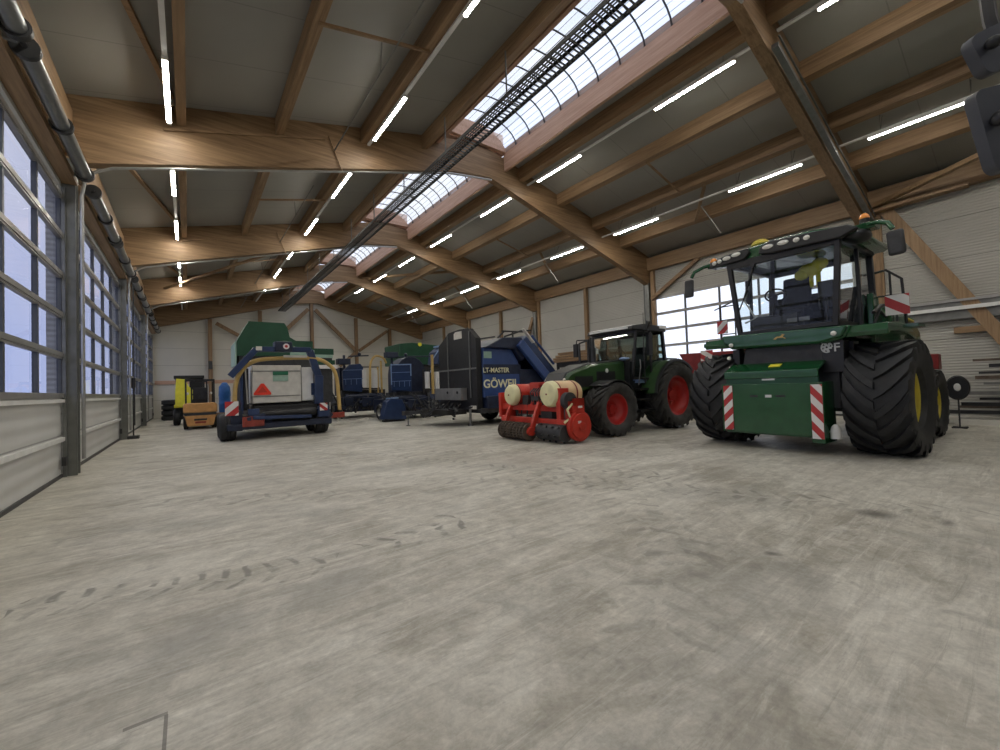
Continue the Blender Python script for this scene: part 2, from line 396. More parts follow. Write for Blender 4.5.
structure(mb.build('wall_right', M['wallr'], smooth=False))

# sectional doors
def sect_door(n, x, side, y0, y1, glass, rows=5, top=5.3, label=None):
    """side=+1: inside face looks to +x"""
    d = thing('door_%d' % n, None, None, (x, (y0 + y1) / 2, 0)); structure(d)
    if label: d['label'] = label
    h = (y1 - y0) / 2; t = .05 * side
    p = MB(); p.bb(-t / 2, t / 2, -h, h, .02, 1.5); p.build('solid_panel', M['doorpanel'], d, smooth=False)
    fr = MB()
    for k in range(rows + 1):
        z = 1.5 + .75 * k
        fr.bb(-.03 * side, .07 * side, -h, h, z - .04, z + .04)
        if 0 < k: fr.bb(.0, .06 * side, -h, h, z - .075, z - .05)
    fr.build('rail', M['alu'], d, smooth=False)
    for z, q in ((.03, .03), (.70, .035), (1.40, .03)):
        fr = MB(); fr.bb(.025 * side, (.085 if z > .1 else .05) * side, -h, h, z - q, z + q); fr.build('panel_rail', M['white'] if z > .1 else M['dark'], d, smooth=False)
    mu = MB(); npn = 5; w = 2 * h / npn
    for k in range(npn + 1):
        y = -h + w * k; mu.bb(-.02 * side, .045 * side, y - .035, y + .035, 1.5, top - .02)
    mu.build('glazing_bar', M['darkrail'], d, smooth=False)
    g = MB(); g.add([(0, -h, 1.52), (0, h, 1.52), (0, h, top - .03), (0, -h, top - .03)], [(0, 1, 2, 3)]); g.build('glass', glass, d, smooth=False)
    e = MB()
    for y in (-h, h): e.bb(.05 * side, .10 * side, y - .025, y + .025, 0, top + .1)
    e.each('guide_rail', M['steel'], d, smooth=False)
    hn = MB(); hn.box((.09 * side, h - .12, .3), (.06, .1, .16)); hn.build('roller_bracket', M['dark'], d)
    return d
for i in range(1, 6):
    sect_door(i, XL - .16, 1, FR[i] + .19, FR[i + 1] - .19, M['doorglass'])
sect_door(6, XR + .2, -1, RD[0], RD[1], M['clearglass'])
for i in range(1, 6):                                        # black gap above doors: torsion shaft with barrel
    y0, y1 = FR[i] + .42, FR[i + 1] - .42
    t = thing('torsion_spring_shaft', '%s grey spring barrel above the glazed doors on the left wall' % ('rearmost', 'nearest', 'second', 'third', 'farthest')[i - 1], 'door shaft', (XL + .24, (y0 + y1) / 2, 5.64))
    h = (y1 - y0) / 2
    m_ = MB(); m_.cyl((0, -h, 0), (0, -.35, 0), .10, n=20); m_.cyl((0, .0, 0), (0, h, 0), .10, n=20); m_.build('spring_barrel', M['duct'], t)
    m_ = MB(); m_.cyl((0, -h - .1, 0), (0, h + .1, 0), .03); 
    for y in (-h, -.35, 0, h, -h * .55, h * .5): m_.cyl((0, y - .04, 0), (0, y + .04, 0), .135, n=20)
    m_.build('shaft', M['dark'], t)
    m_ = MB()
    for y in (-h, -.18, h): m_.box((-.19, y, 0), (.32, .05, .14))
    m_.each('bracket', M['steel'], t)

# glulam frames
def ztop(x): return zc(x) - .0
FNAME = ['glulam roof frame behind the camera', 'glulam roof frame just behind the camera', 'nearest glulam roof frame crossing above the green harvester', 'second glulam roof frame, meeting the right wall behind the green tractor',
         'third glulam roof frame, crossing above the blue machines', 'fourth glulam roof frame, last one before the far gable', 'glulam roof frame lying against the far gable wall']
for i, y in enumerate(FR):
    if i == 0: continue
    yy = min(y, YG - .13)
    t = thing('glulam_frame', FNAME[i], 'roof frame', (0, yy, 0), 0, 'glulam roof frames')
    tk = .12
    E0, E1, P = 5.93, 5.93, 8.46
    xk0, xk1 = 6.6, 8.1
    zl = lambda x: 5.93 + (x - XL) * .272
    b = MB(); b.prism([(XL, E0), (6.75, 8.25), (XM, 8.42), (XM, zc(XM) - .05), (KX0 - .2, zc(KX0 - .2) - .01), (XL - .1, zc(XL - .1) - .01), (XL - .1, E0)], 'y', -tk, tk)
    b.build('left_rafter', M['wood_x'], t, smooth=False)
    b = MB(); b.prism([(XR, E1), (XR + .1, E1), (XR + .1, zc(XR + .1) - .01), (KX1 + .2, zc(KX1 + .2) - .01), (XM, zc(XM) - .05), (XM, 8.42), (8.25, 8.46)], 'y', -tk, tk)
    b.build('right_rafter', M['wood_x'], t, smooth=False)
    for sx, x in ((1, XL - .02), (-1, XR + .02)):
        if i == 6: continue
        b = MB(); b.bb(x - .06, x + .06, -.11, .11, 0, 5.93); b.bb(x - .09, x + .09, -.135, -.11, 0, 6.0); b.bb(x - .09, x + .09, .11, .135, 0, 6.0)
        b.build('steel_post', M['post'], t, smooth=False)
        b = MB(); b.bb(x - .25, x - .09, -.16, .16, 5.5, 7.0) if sx > 0 else b.bb(x + .0, x + .12, -.38, -.18, 0, 6.9)
        b.build('timber_post', M['wood_z'], t, smooth=False)
    if i < 6:
        b = MB(); b.tube([(XL + .16, -.16, 0.3), (XL + .16, -.16, 5.3), (XL + .2, -.16, 5.6), (XL + .34, -.16, 5.82), (XL + .6, -.16, 5.98), (1.2, -.16, 6.62), (6.7, -.16, 8.14), (8.25, -.16, 8.36)], .03, 8)
        b.build('conduit', M['zinc'], t)
        b = MB()
        b.bar((3.0, -.16, 8.05), (3.35, -.16, 7.15), .03); b.bar((-.35, -.16, 7.05), (2.9, -.16, 7.95), .03, .05)
        b.build('hanger', M['wood_x'], t)
    if i == 2:
        b = MB(); b.bar((9.6, -.22, 8.15), (17.2, -.22, 6.12), .12, .10); b.bar((9.6, -.30, 8.30), (17.2, -.30, 6.3), .03, .03)
        b.build('cable_tray', M['steel'], t)

# purlins, eave beams, ridge kerbs as parts of the room
tn = [0]
def trim(mbb, mat):
    tn[0] += 1; return structure(mbb.build('trim_%d' % tn[0], mat, smooth=False))
for x, w in ((-.05, .16), (1.85, .18), (3.95, .22), (5.8, .2), (9.6, .2), (11.5, .2), (13.5, .2), (15.35, .2)):
    for i in range(1, 6):
        b = MB(); z = zc(x) - .01; s_ = .24 * (1 if x < XM else -1) * w / 2
        b.prism([(x - w / 2, z - .42 - s_), (x + w / 2, z - .42 + s_), (x + w / 2, z + s_), (x - w / 2, z - s_)], 'y', FR[i] + .12, min(FR[i + 1], YG - .1) - .12)
        trim(b, M['wood_y'])
    b = MB(); b.prism([(x - w / 2, z - .42), (x + w / 2, z - .42), (x + w / 2, z), (x - w / 2, z)], 'y', YB, FR[1] - .12); trim(b, M['wood_y'])
for i in range(1, 6):
    y0, y1 = FR[i] + .12, min(FR[i + 1], YG - .1) - .12
    b = MB(); b.bb(XR - .10, XR + .12, y0, y1, 6.55, 7.15); trim(b, M['wood_y'])
    b = MB(); b.bb(XL - .11, XL + .04, y0, y1, 6.1, 6.95); b.bb(XL - .11, XL + .1, y0, y1, 5.5, 5.62); trim(b, M['wood_y'])
    for xa, xb in ((KX0 - .1, KX0), (KX1, KX1 + .1)):
        b = MB(); b.bb(xa, xb, y0, y1, 8.98 if xa < XM else 8.86, 9.62); trim(b, M['pine_y'])
# skylight vaults
for i in range(1, 6):
    y0, y1 = FR[i] + .12, min(FR[i + 1], YG - .1) - .12
    w = structure(thing('window_%d' % i, None, None, (XM - .235, 0, 9.45)))
    hw = (KX1 - KX0) / 2; g = MB(); n = 12; rise = .62
    def arc(k, n=12, r=1.0): a = PI * k / n; return (hw * r * math.cos(a), rise * r * math.sin(a))
    pts = [arc(k) for k in range(n + 1)]; inn = [arc(k, 12, .985) for k in range(n + 1)]
    vs = [(px, y, pz) for y in (y0, y1) for px, pz in pts]
    g.add(vs, [(k, k + 1, n + 2 + k, n + 1 + k) for k in range(n)]); g.build('pane', M['skyglass'], w)
    f = MB(); ny = int((y1 - y0) / .66)
    for k in range(ny + 1):
        y = y0 + (y1 - y0) * k / ny; f.tube([(px * .98, y, pz * .98 - .01) for px, pz in pts], .021, 6)
    f.build('arch_bar', M['dark'], w)
    f = MB()
    for k in range(1, 16):
        px, pz = arc(k, 16, .99); f.bar((px, y0, pz), (px, y1, pz), .008 if k % 4 else .014)
    f.build('long_bar', M['mid'], w)
    for yy in (y0, y1):
        f = MB(); f.prism([(px, pz) for px, pz in pts], 'y', yy - .12 if yy == y1 else yy, yy if yy == y1 else yy + .12); f.build('end_board', M['pine_y'], w, smooth=False)
    f = MB(); f.bb(-hw, hw, y0 - .24, y0 + .02, -.05, .66); 
    f.build('end_upstand', M['pine_y'], w, smooth=False)

# cable ladder hanging under the ridge
t = thing('cable_ladder', 'long dark grey cable ladder hanging on rods under the ridge skylight', 'cable tray', (5.72, 12, 7.6))
b = MB(); b.bb(-.245, -.22, -14, 22.6, -.045, .045); b.bb(.22, .245, -14, 22.6, -.045, .045); b.bb(-.012, .012, -14, 22.6, -.045, .03); b.build('side_rail', M['dark'], t, smooth=False)
b = MB(); y = -14
while y < 22.6: b.bb(-.22, .22, y, y + .028, -.04, -.02); y += .12
b.build('rung', M['steel'], t, smooth=False)
b = MB()
for k in range(3): b.cyl((-.14 + k * .06, -14, -.0), (-.14 + k * .06, 22.6, -.0), .013, n=6)
b.build('cable', M['black'], t)
for k in range(14):
    y = -13.2 + 2.63 * k
    b = MB(); b.cyl((-.2, y, 0), (-.2, y, 1.0), .018, n=6); b.cyl((-.2, y, -.06), (.2, y, -.06), .014, n=6); b.build('rod', M['mid'], t)

# LED rows
rows = [(-.25, 7.08, [-3.6, .5, 4.4, 8.7, 12.6, 16.7, 20.8, 24.6, 28.4], 'far left row by the glazed doors'), (4.03, 8.05, [-3.5, .4, 4.0, 8.5, 12.5, 16.6, 20.4, 24.5, 28.3], 'inner left row beside the cable ladder'),
        (9.84, 8.50, [-3.9, .35, 3.86, 8.4, 11.9, 16.35, 20.3, 24.3, 28.2], 'inner right row beside the skylight'), (13.95, 7.40, [-4.2, .45, 3.86, 8.35, 11.98, 16.3, 20.2, 24.3, 28.1], 'outer right row over the parked machines')]
ordn = ['behind the camera', 'nearest', 'second', 'third', 'fourth', 'fifth', 'sixth', 'seventh', 'farthest']
hs = MB(); hs.bb(-.045, .045, 0, 2.0, .0, .07)
df = MB(); df.prism([(-.036, 0), (-.03, -.014), (.03, -.014), (.036, 0)], 'y', .02, 1.98)
for x, z, ys, rn in rows:
    proto = None; dz = zc(x) - z
    for k, y in enumerate(ys):
        lab = ('lit tube lamp overhead in the %s, %s' % (rn, ordn[k])) if k else 'tube lamp behind the camera in the %s' % rn
        if proto is None:
            proto = thing('tube_lamp', lab, 'ceiling light', (x, y, z), 0, 'lit tube lamps under the roof')
            hs.build('housing', M['white'], proto, smooth=False); df.build('diffuser', M['led'], proto)
        else:
            o = copy_tree(proto); o.location = (x, y, z); o['label'] = lab
    t = thing('lamp_trunking', 'thin white lamp rail carrying the %s of tube lamps' % rn.replace(' row', ' line'), 'lamp rail', (x, 0, z + .07))
    b = MB()
    for a_, c_ in zip(FR[1:], FR[2:]): b.bb(-.038, .038, a_ + .2, min(c_, YG - .3) - .2, 0, .04)
    b.each('rail', M['white'], t, smooth=False)
    for y in [yy + q for yy in ys for q in (.25, 1.75) if abs((yy + q - 3.23) % 7.9) > .3]:
        b = MB(); b.cyl((0, y, .03), (0, y, dz - .08), .007, n=6)
        if x > 13: b.bar((0, y, .03), (.3, y, dz - .16), .016)
        b.build('suspension_wire', M['mid'], t)

# roof struts (timber) and thin rods between purlins
def strut(name, lab, a, b_, w=.10, h=.10, mat='wood_x', cat='timber brace', grp=None):
    m_ = MB(); m_.bar(a, b_, w, h); return tag(m_.build(name, M[mat], smooth=False), lab, cat, grp)
sl = ['rearmost', 'nearest', 'second', 'third', 'farthest']
for i in range(1, 6):
    y0, y1 = FR[i], min(FR[i + 1], YG - .1)
    strut('roof_brace', '%s slanting timber under the left ceiling beside the glazed doors' % sl[i - 1], (XL + .1, y0 + .2, zc(XL) - .12), (-.2, y1 - .6, zc(-.2) - .10), .09, .07)
    ym = (y0 + y1) / 2
    t = thing('purlin_tie', '%s thin timber tie with rod between the left purlins' % sl[i - 1], 'purlin tie', (0, ym, 0))
    b = MB(); b.bar((1.85, 0, zc(1.85) - .46), (3.95, 0, zc(3.95) - .46), .05, .05); b.build('tie', M['wood_x'], t)
    b = MB(); b.bar((2.95, 0, zc(2.9) - .5), (3.05, .35, zc(3) - .85), .025); b.cyl((3.05, -2.2, zc(3) - .85), (3.05, 3.5, zc(3) - .85), .014, n=6); b.build('rod', M['mid'], t)
    t = thing('purlin_tie', '%s thin timber tie between the right purlins' % sl[i - 1], 'purlin tie', (0, ym, 0))
    b = MB(); b.bar((11.5, 0, zc(11.5) - .46), (13.5, 0, zc(13.5) - .46), .05, .05); b.build('tie', M['wood_x'], t)
    t = thing('purlin_knee', '%s timber tie and slanting stick above the outer right lamp row' % sl[i - 1], 'purlin tie', (0, ym, 0))
    b = MB(); b.bar((13.5, -.8, zc(13.5) - .44), (15.35, .5, zc(15.35) - .44), .09, .09); b.build('tie', M['wood_x'], t)
    b = MB(); b.bar((14.4, -.2, zc(14.4) - .5), (14.9, -.6, zc(14.4) - 1.5), .03, .03); b.build('stick', M['mid'], t)
strut('roof_brace', 'pale diagonal timber strut across the third roof bay by the skylight', (9.2, 26.7, 8.75), (13.4, 19.3, 8.1), .13, .13)
strut('roof_brace', 'diagonal timber strut in the left roof bay beyond the third frame', (-.9, 26.7, 6.9), (4.2, 19.3, 8.0), .1, .1)
strut('roof_brace', 'timber strut rising under the right roof near the cream mirror arm', (17.2, 3.1, 6.6), (15.5, -.6, 7.0), .16, .12)
strut('roof_brace', 'flat timber plank rising from the wall post above the harvester mirror', (17.2, 2.95, 6.46), (17.2, 1.0, 6.52), .3, .10)
# right wall posts and braces
for k, (y, lab) in enumerate([(7.18, None), (14.9, 'timber wall post behind the green tractor, mid-bay on the right wall'), (22.6, 'timber wall post on the right wall above the blue press'), (30.6, 'farthest timber wall post on the right wall')]):
    if lab:
        b = MB(); b.bb(XR - .04, XR + .13, y - .1, y + .1, 0, 6.6); tag(b.build('wall_post', M['wood_z'], smooth=False), lab, 'timber post', 'timber posts on the right wall')
strut('wall_brace', 'large diagonal timber brace on the right wall behind the harvester', (17.38, 2.75, 6.5), (17.38, .05, 1.2), .2, .3, 'wood_z')
strut('wall_brace', 'short diagonal timber brace beside the bright door on the right wall', (17.35, 10.9, 5.2), (17.35, 8.6, 6.55), .1, .16, 'wood_y')
strut('wall_brace', 'steep timber brace on the right wall beyond the green tractor', (17.35, 19.2, 5.6), (17.35, 20.9, 2.0), .12, .2, 'wood_z')
strut('wall_brace', 'steep timber brace at the far end of the right wall', (17.35, 27.1, 5.6), (17.35, 29.5, 2.2), .12, .2, 'wood_z')
b = MB(); b.bb(XR - .02, XR + .13, 2.9, 3.1, 0, 6.4); b.bb(XR - .02, XR + .13, 3.35, 3.48, 0, 6.4); tag(b.build('wall_post', M['wood_z'], smooth=False), 'doubled timber wall post behind the harvester cab', 'timber post')
b = MB(); b.bb(XR - .02, XR + .10, 3.50, 3.60, 3.2, 5.6); tag(b.build('post_lamp', M['white'], smooth=False), 'upright white batten strip on the wall post behind the harvester', 'batten')
t = thing('wall_rail', 'long pale double rail running along the right wall', 'rail', (XR - .05, 0, 0))
b = MB(); b.bb(-.09, .02, -12.4, 2.9, 3.34, 3.40); b.build('upper_rail', M['alu'], t, smooth=False)
b = MB(); b.bb(-.14, -.09, -12.4, 2.9, 3.10, 3.20); b.bb(-.1, .02, -12.4, 2.9, 3.12, 3.16); b.build('lower_rail', M['white'], t, smooth=False)
b = MB(); b.bb(-.02, .06, -12.4, 2.9, 2.85, 3.40); b.bb(-.12, .19, -5, -4.9, 2.85, 3.45); b.build('backing', M['mid'], t, smooth=False)
b = MB(); b.bb(XR - .02, XR + .14, -6, 1.45, 2.45, 2.62); tag(b.build('wall_timber', M['wood_y'], smooth=False), 'horizontal timber on the right wall above the stacked bars', 'timber')
# gable posts and braces
gl = ['first', 'second', 'third', 'fourth', 'fifth']
for k, x in enumerate((1.25, 4.3, 7.87, 11.35, 14.3)):
    b = MB(); b.bb(x - .12, x + .12, YG - .30, YG - .06, 0, (5.88 + (x - XL) * .27) if x < XM else (5.88 + (XR - x) * .265)); tag(b.build('gable_post', M['wood_z'], smooth=False), '%s timber post from the left on the far gable wall' % gl[k], 'timber post', 'timber posts on the far gable')
yg = YG - .37
strut('gable_brace', 'long diagonal timber brace right of the ridge on the far gable', (8.1, yg, 7.9), (11.25, yg, 4.7), .12, .28, 'wood_z')
strut('gable_brace', 'diagonal timber brace rising right from the V joint on the far gable', (11.5, yg, 4.7), (14.0, yg, 6.5), .12, .24, 'wood_z')
strut('gable_brace', 'long diagonal timber brace left of the ridge on the far gable', (7.6, yg, 7.9), (4.6, yg, 4.7), .12, .28, 'wood_z')
strut('gable_brace', 'short diagonal timber brace rising left on the far gable', (4.1, yg, 4.9), (1.6, yg, 6.4), .12, .24, 'wood_z')
strut('gable_brace', 'low slanting timber foot brace under the V joint on the far gable', (11.25, yg, 4.6), (9.9, yg, 3.4), .12, .24, 'wood_z')
b = MB(); b.bb(XL, 8, YG - .07, YG, 2.2, 2.45); b.build('trim_90', M['pine_y'], smooth=False)['kind'] = 'structure'
b = MB(); b.bb(1.14, 1.36, YG - .40, YG - .30, 3.2, 3.75); tag(b.build('control_box', M['dark'], smooth=False), 'small dark control box on the first gable post', 'control box')

# ------------------------------------------------------------------ wheels
def tyre_mesh(R, w, rim, nl=20, lugh=.05, mat=0):
    b = MB(); hw = w / 2; sh = R - .10 * R
    prof = [(rim, -hw * .66), (rim + .03, -hw * .84), ((rim + sh) / 2, -hw * 1.0), (sh, -hw * .97), (R - lugh * 1.3, -hw * .80), (R - lugh, -hw * .3), (R - lugh, hw * .3),
            (R - lugh * 1.3, hw * .80), (sh, hw * .97), ((rim + sh) / 2, hw * 1.0), (rim + .03, hw * .84), (rim, hw * .66)]
    b.lathe(prof, (0, 0, 0), 'y', 64)
    dA = 2 * PI / nl; lw = .17 * dA
    for sgn in (1, -1):
        for k in range(nl):
            a0 = dA * (k + (.5 if sgn > 0 else 0)); vs = []
            steps = [(.0, 0), (.25, .16), (.5, .38), (.75, .66), (.97, 1.0), (1.02, 1.06)]
            for j, (yy, da) in enumerate(steps):
                y = sgn * hw * yy * .98; a = a0 + da * dA * 1.5
                top = R - (0.004 if yy < .9 else (.02 if yy < 1 else .09 * R))
                bot = R - lugh * 1.6 if yy < .9 else R - lugh * 2.2 - (.0 if yy < 1 else .08 * R)
                ww = lw * (1 + .35 * yy)
                for rr, aw in ((bot, ww * 1.25), (top, ww), (top, -ww), (bot, -ww * 1.25)):
                    vs.append((rr * math.cos(a + aw), y, rr * math.sin(a + aw)))
            n = len(steps); fs = [(0, 1, 2, 3), tuple(4 * (n - 1) + q for q in (3, 2, 1, 0))]
            for j in range(n - 1):
                for q in range(4): fs.append((4 * j + q, 4 * j + (q + 1) % 4, 4 * j + 4 + (q + 1) % 4, 4 * j + 4 + q))
            b.add(vs, fs, 0)
    return b
def rim_mesh(rim, w, side):
    hw = w / 2; s = side; b = MB()
    prof = [(.001, s * hw * .22), (.14 * rim / .5, s * hw * .22), (.15 * rim / .5, s * hw * .1), (rim * .55, s * hw * .02), (rim * .78, s * hw * .15), (rim * .90, s * hw * .4), (rim * .93, s * hw * .62),
            (rim * 1.03, s * hw * .68), (rim * 1.03, -s * hw * .9), (rim * .9, -s * hw * .9), (rim * .85, 0), (.001, 0)]
    b.lathe(prof, (0, 0, 0), 'y', 40)
    for k in range(8):
        a = 2 * PI * k / 8; b.cyl((rim * .4 * math.cos(a), s * hw * .02, rim * .4 * math.sin(a)), (rim * .4 * math.cos(a), s * hw * .14, rim * .4 * math.sin(a)), .025, n=6)
    return b
def wheel(parent, c, R, w, rim, side, tm, rm, nl=20, lugh=.05, steer=0, spin=0):
    o = tyre_mesh(R, w, rim, nl, lugh).build('wheel', tm, parent, ang=40); o.location = c; o.rotation_euler = (0, spin, steer)
    r = rim_mesh(rim, w, side).build('rim', rm, o)
    return o
def plain_wheel(parent, c, R, w, side, tm, rm, ax='y'):
    b = MB(); hw = w / 2; rim = R * .55
    b.lathe([(rim, -hw * .8), (R * .8, -hw), (R * .96, -hw * .85), (R, -hw * .5), (R, -hw * .28), (R - .015, -hw * .25), (R - .015, -hw * .1), (R, -hw * .07), (R, hw * .07), (R - .015, hw * .1), (R - .015, hw * .25), (R, hw * .28), (R, hw * .5), (R * .96, hw * .85), (R * .8, hw), (rim, hw * .8)], (0, 0, 0), ax, 32)
    o = b.build('wheel', tm, parent); o.location = c
    b = MB(); s = side
    b.lathe([(.001, s * hw * .35), (.07, s * hw * .35), (.08, s * hw * .15), (rim * .6, s * hw * .05), (rim * .9, s * hw * .4), (rim * 1.02, s * hw * .8), (rim * 1.02, -s * hw * .8), (.001, -s * hw * .7)], (0, 0, 0), ax, 24)
    b.build('rim', rm, o); return o
def stripes(name, parent, y0, y1, z0, z1, x, face, slope, n, mirror=False, extra=None):
    """red board with white diagonal bars in the local y/z plane"""
    b = MB(); t = .012; b.bb(x - t, x, y0, y1, z0, z1, 0)
    H = z1 - z0; W = y1 - y0; ph = H / n; xo = x + .002 * face if face > 0 else x - t - .002
    xs = (xo,)
    for k in range(-3, n + 3):
        zb = z0 + ph * k; pl = [(y0, zb), (y0, zb + ph * .5), (y1, zb + ph * .5 + slope), (y1, zb + slope)]
        # clip to rectangle in z (Sutherland-Hodgman)
        def clip(P, f, inter):
            out = []
            for i in range(len(P)):
                A, B = P[i - 1], P[i]
                if f(B):
                    if not f(A): out.append(inter(A, B))
                    out.append(B)
                elif f(A): out.append(inter(A, B))
            return out
        P = pl
        for zz, cmpf in ((z0, lambda p: p[1] >= z0), (z1, lambda p: p[1] <= z1)):
            if not P: break
            P = clip(P, cmpf, lambda A, B, zz=zz: (A[0] + (B[0] - A[0]) * (zz - A[1]) / (B[1] - A[1]), zz))
        if len(P) > 2:
            b.prism(P, 'x', xo, xo + (.003 if face > 0 else -.003), 1)
    return b.build(name, [M['signred'], M['signwhite']], parent, smooth=False)

# ------------------------------------------------------------------ forage harvester
hv = thing('forage_harvester', 'big green forage harvester with huge black tyres and yellow rims, parked at the right', 'harvester', (9.75, 2.95, 0), math.atan2(.052, -.9986))
G, K = M['jdgreen'], M['black']
wheel(hv, (0, 1.36, .98), .98, .86, .48, 1, M['rubber'], M['jdyellow'], 18, .06, 0, .1)
wheel(hv, (0, -1.34, .98), .98, .86, .48, -1, M['rubber'], M['jdyellow'], 18, .06, 0, .22)
wheel(hv, (-3.15, 1.24, .72), .72, .52, .38, 1, M['rubber'], M['jdyellow'], 18, .045)
wheel(hv, (-3.15, -1.24, .72), .72, .52, .38, -1, M['rubber'], M['jdyellow'], 18, .045)
b = MB(); b.cyl((0, -1.3, .98), (0, 1.3, .98), .2); b.box((0, 0, .98), (.5, 1.7, .5)); b.cyl((-3.15, -1.3, .72), (-3.15, 1.3, .72), .12); b.bb(-3.6, .3, -.55, .55, .72, 1.1); b.build('axle', M['dark'], hv, bevel=.02)
# rear body
b = MB(); b.prism([(-4.3, 1.15), (-4.45, 1.7), (-4.3, 2.35), (-3.7, 2.68), (-1.25, 2.72), (-1.0, 2.35), (-.75, 2.15), (-.75, 1.05), (-2.4, 1.0), (-2.5, 1.5), (-3.8, 1.5), (-3.9, 1.1)], 'y', -1.02, 1.02)
b.prism([(-2.6, 2.1), (-2.6, 2.75), (-1.6, 2.82), (-1.30, 2.6), (-1.28, 2.1)], 'y', -1.15, 1.15); b.build('engine_cover', G, hv, bevel=.05)
b = MB(); b.box((-4.38, 0, 1.7), (.1, 1.6, .8)); b.box((-2.2, 1.03, 2.25), (1.6, .02, .35)); b.box((-2.2, -1.03, 2.25), (1.6, .02, .35)); b.build('grille', K, hv)
b = MB(); b.tube([(-1.3, 1.06, 2.45), (-2.2, 1.06, 2.62), (-3.4, 1.06, 2.55)], .03); b.build('side_stripe', M['jdyellow'], hv)
# fenders
for s in (1, -1):
    b = MB()
    y0, y1 = (.95 * s, 1.52 * s)
    pr = [(.62, 2.04), (.66, 2.12), (.6, 2.24), (.0, 2.28), (-.7, 2.24), (-1.15, 2.1), (-1.12, 2.02), (-.65, 2.1), (0, 2.13), (.5, 2.09)]
    b.prism(pr, 'y', min(y0, y1), max(y0, y1)); b.build('fender', G, hv, bevel=.015)
# cab platform
b = MB(); b.prism([(-.92, 2.00), (.72, 1.97), (.98, 2.05), (1.06, 2.25), (-1.08, 2.30), (-1.06, 2.1)], 'x', -1.35, .70)
b.prism([(-.84, 2.02), (.64, 1.98), (.96, 2.06), (1.04, 2.24), (-1.06, 2.29), (-1.04, 2.14)], 'x', .70, .82); b.build('cab_platform', G, hv, bevel=.03)
b = MB(); dp = [(-.085, -.035), (-.06, -.01), (-.035, .005), (-.005, .0), (.02, .012), (.035, .04), (.045, .03), (.07, .025), (.05, .01), (.045, -.01), (.08, -.03), (.075, -.04), (.035, -.02), (.0, -.02), (-.03, -.02), (-.055, -.04)]
b.prism([(.03 + y * 1.25, 2.16 + z * 1.25) for y, z in dp], 'x', .822, .828); b.build('deer_badge', M['armyel'], hv, smooth=False)
# intake housing
b = MB(); b.prism([(-.80, 1.55), (.80, 1.55), (.58, 2.0), (-.70, 2.0)], 'x', -.6, .58); b.bb(-.7, .5, -.82, .82, .8, 1.6); b.build('intake_housing', M['dark'], hv, bevel=.02)
b = MB(); b.bb(.3, .592, .60, .92, 1.45, 2.02); b.bb(.0, .3, .8, .98, .5, 2.0); b.bb(.3, .5, -1.0, -.86, 1.4, 2.0); b.each('side_bracket', K, hv, bevel=.01)
# logo: white wheel mark and letter F
b = MB()
for k in range(6):
    a = k * PI / 3 + .4; b.bar((.60, .68 + .02 * math.cos(a), 1.90 + .02 * math.sin(a)), (.60, .68 + .075 * math.cos(a + .5), 1.90 + .085 * math.sin(a + .5)), .012, .038)
b.tube([(.60, .68 + .08 * math.cos(k * PI / 12), 1.90 + .09 * math.sin(k * PI / 12)) for k in range(21)], .012, 6); b.build('white_logo', M['textw'], hv)
text_mesh('logo_letter', 'F', .21, M['textw'], hv, (.602, .775, 1.82), (PI / 2, 0, PI / 2), .003, 1, .003)
# front guard
b = MB()
b.prism([(.60, 1.66), (.64, 1.68), (1.0, 1.52), (1.0, 1.38), (.97, 1.38), (.97, 1.49), (.60, 1.63)], 'y', -.95, .66); b.build('guard_lid', G, hv, bevel=.012)
b = MB(); b.bb(.93, .975, -.92, .65, 1.27, 1.40); b.build('guard_gap', M['deepgreen'], hv)
b = MB(); b.bb(.93, .99, -1.02, .58, .33, 1.28); b.bb(.93, 1.0, .52, .72, .22, 1.29); b.bb(.45, .96, .68, .72, .22, 1.29); b.bb(.35, .95, -1.02, -.97, .33, 1.28); b.bb(.35, .95, -.97, .69, .3, .35); b.build('guard_plate', G, hv, bevel=.012)
stripes('warning_board', hv, -.975, -.80, .36, 1.25, 1.005, 1, .18, 3)
stripes('warning_board', hv, .54, .71, .30, 1.25, 1.016, 1, -.20, 3)
b = MB(); b.bb(.99, .995, -.47, -.33, 1.02, 1.06); b.bb(.99, .995, -.02, .14, 1.02, 1.06); b.each('slot', K, hv)
b = MB(); b.bb(.99, .996, -.20, -.09, 1.015, 1.065); b.bb(.976, .98, -.25, -.03, 1.34, 1.37); b.each('white_label', M['textw'], hv)
b = MB(); b.box((.80, -.08, 1.62), (.13, .20, .006), 0, Matrix.Rotation(.42, 3, 'Y')); b.build('yellow_label', M['yellow'], hv)
b = MB()
for y, z in ((-.98, 1.82), (-.86, 2.08), (.86, 2.12), (-.98, 1.6)): b.ell((.84 if z > 2.05 else .7, y, z), (.03, .045, .04))
b.each('marker_lamp', M['lamp'], hv)
b = MB(); b.ell((.8, .81, .42), (.09, .075, .13)); b.cyl((.8, .81, .3), (.8, .81, .42), .08); b.tube([(.8, .76, .4), (.75, .70, .42)], .02); b.build('white_canister', M['white'], hv)
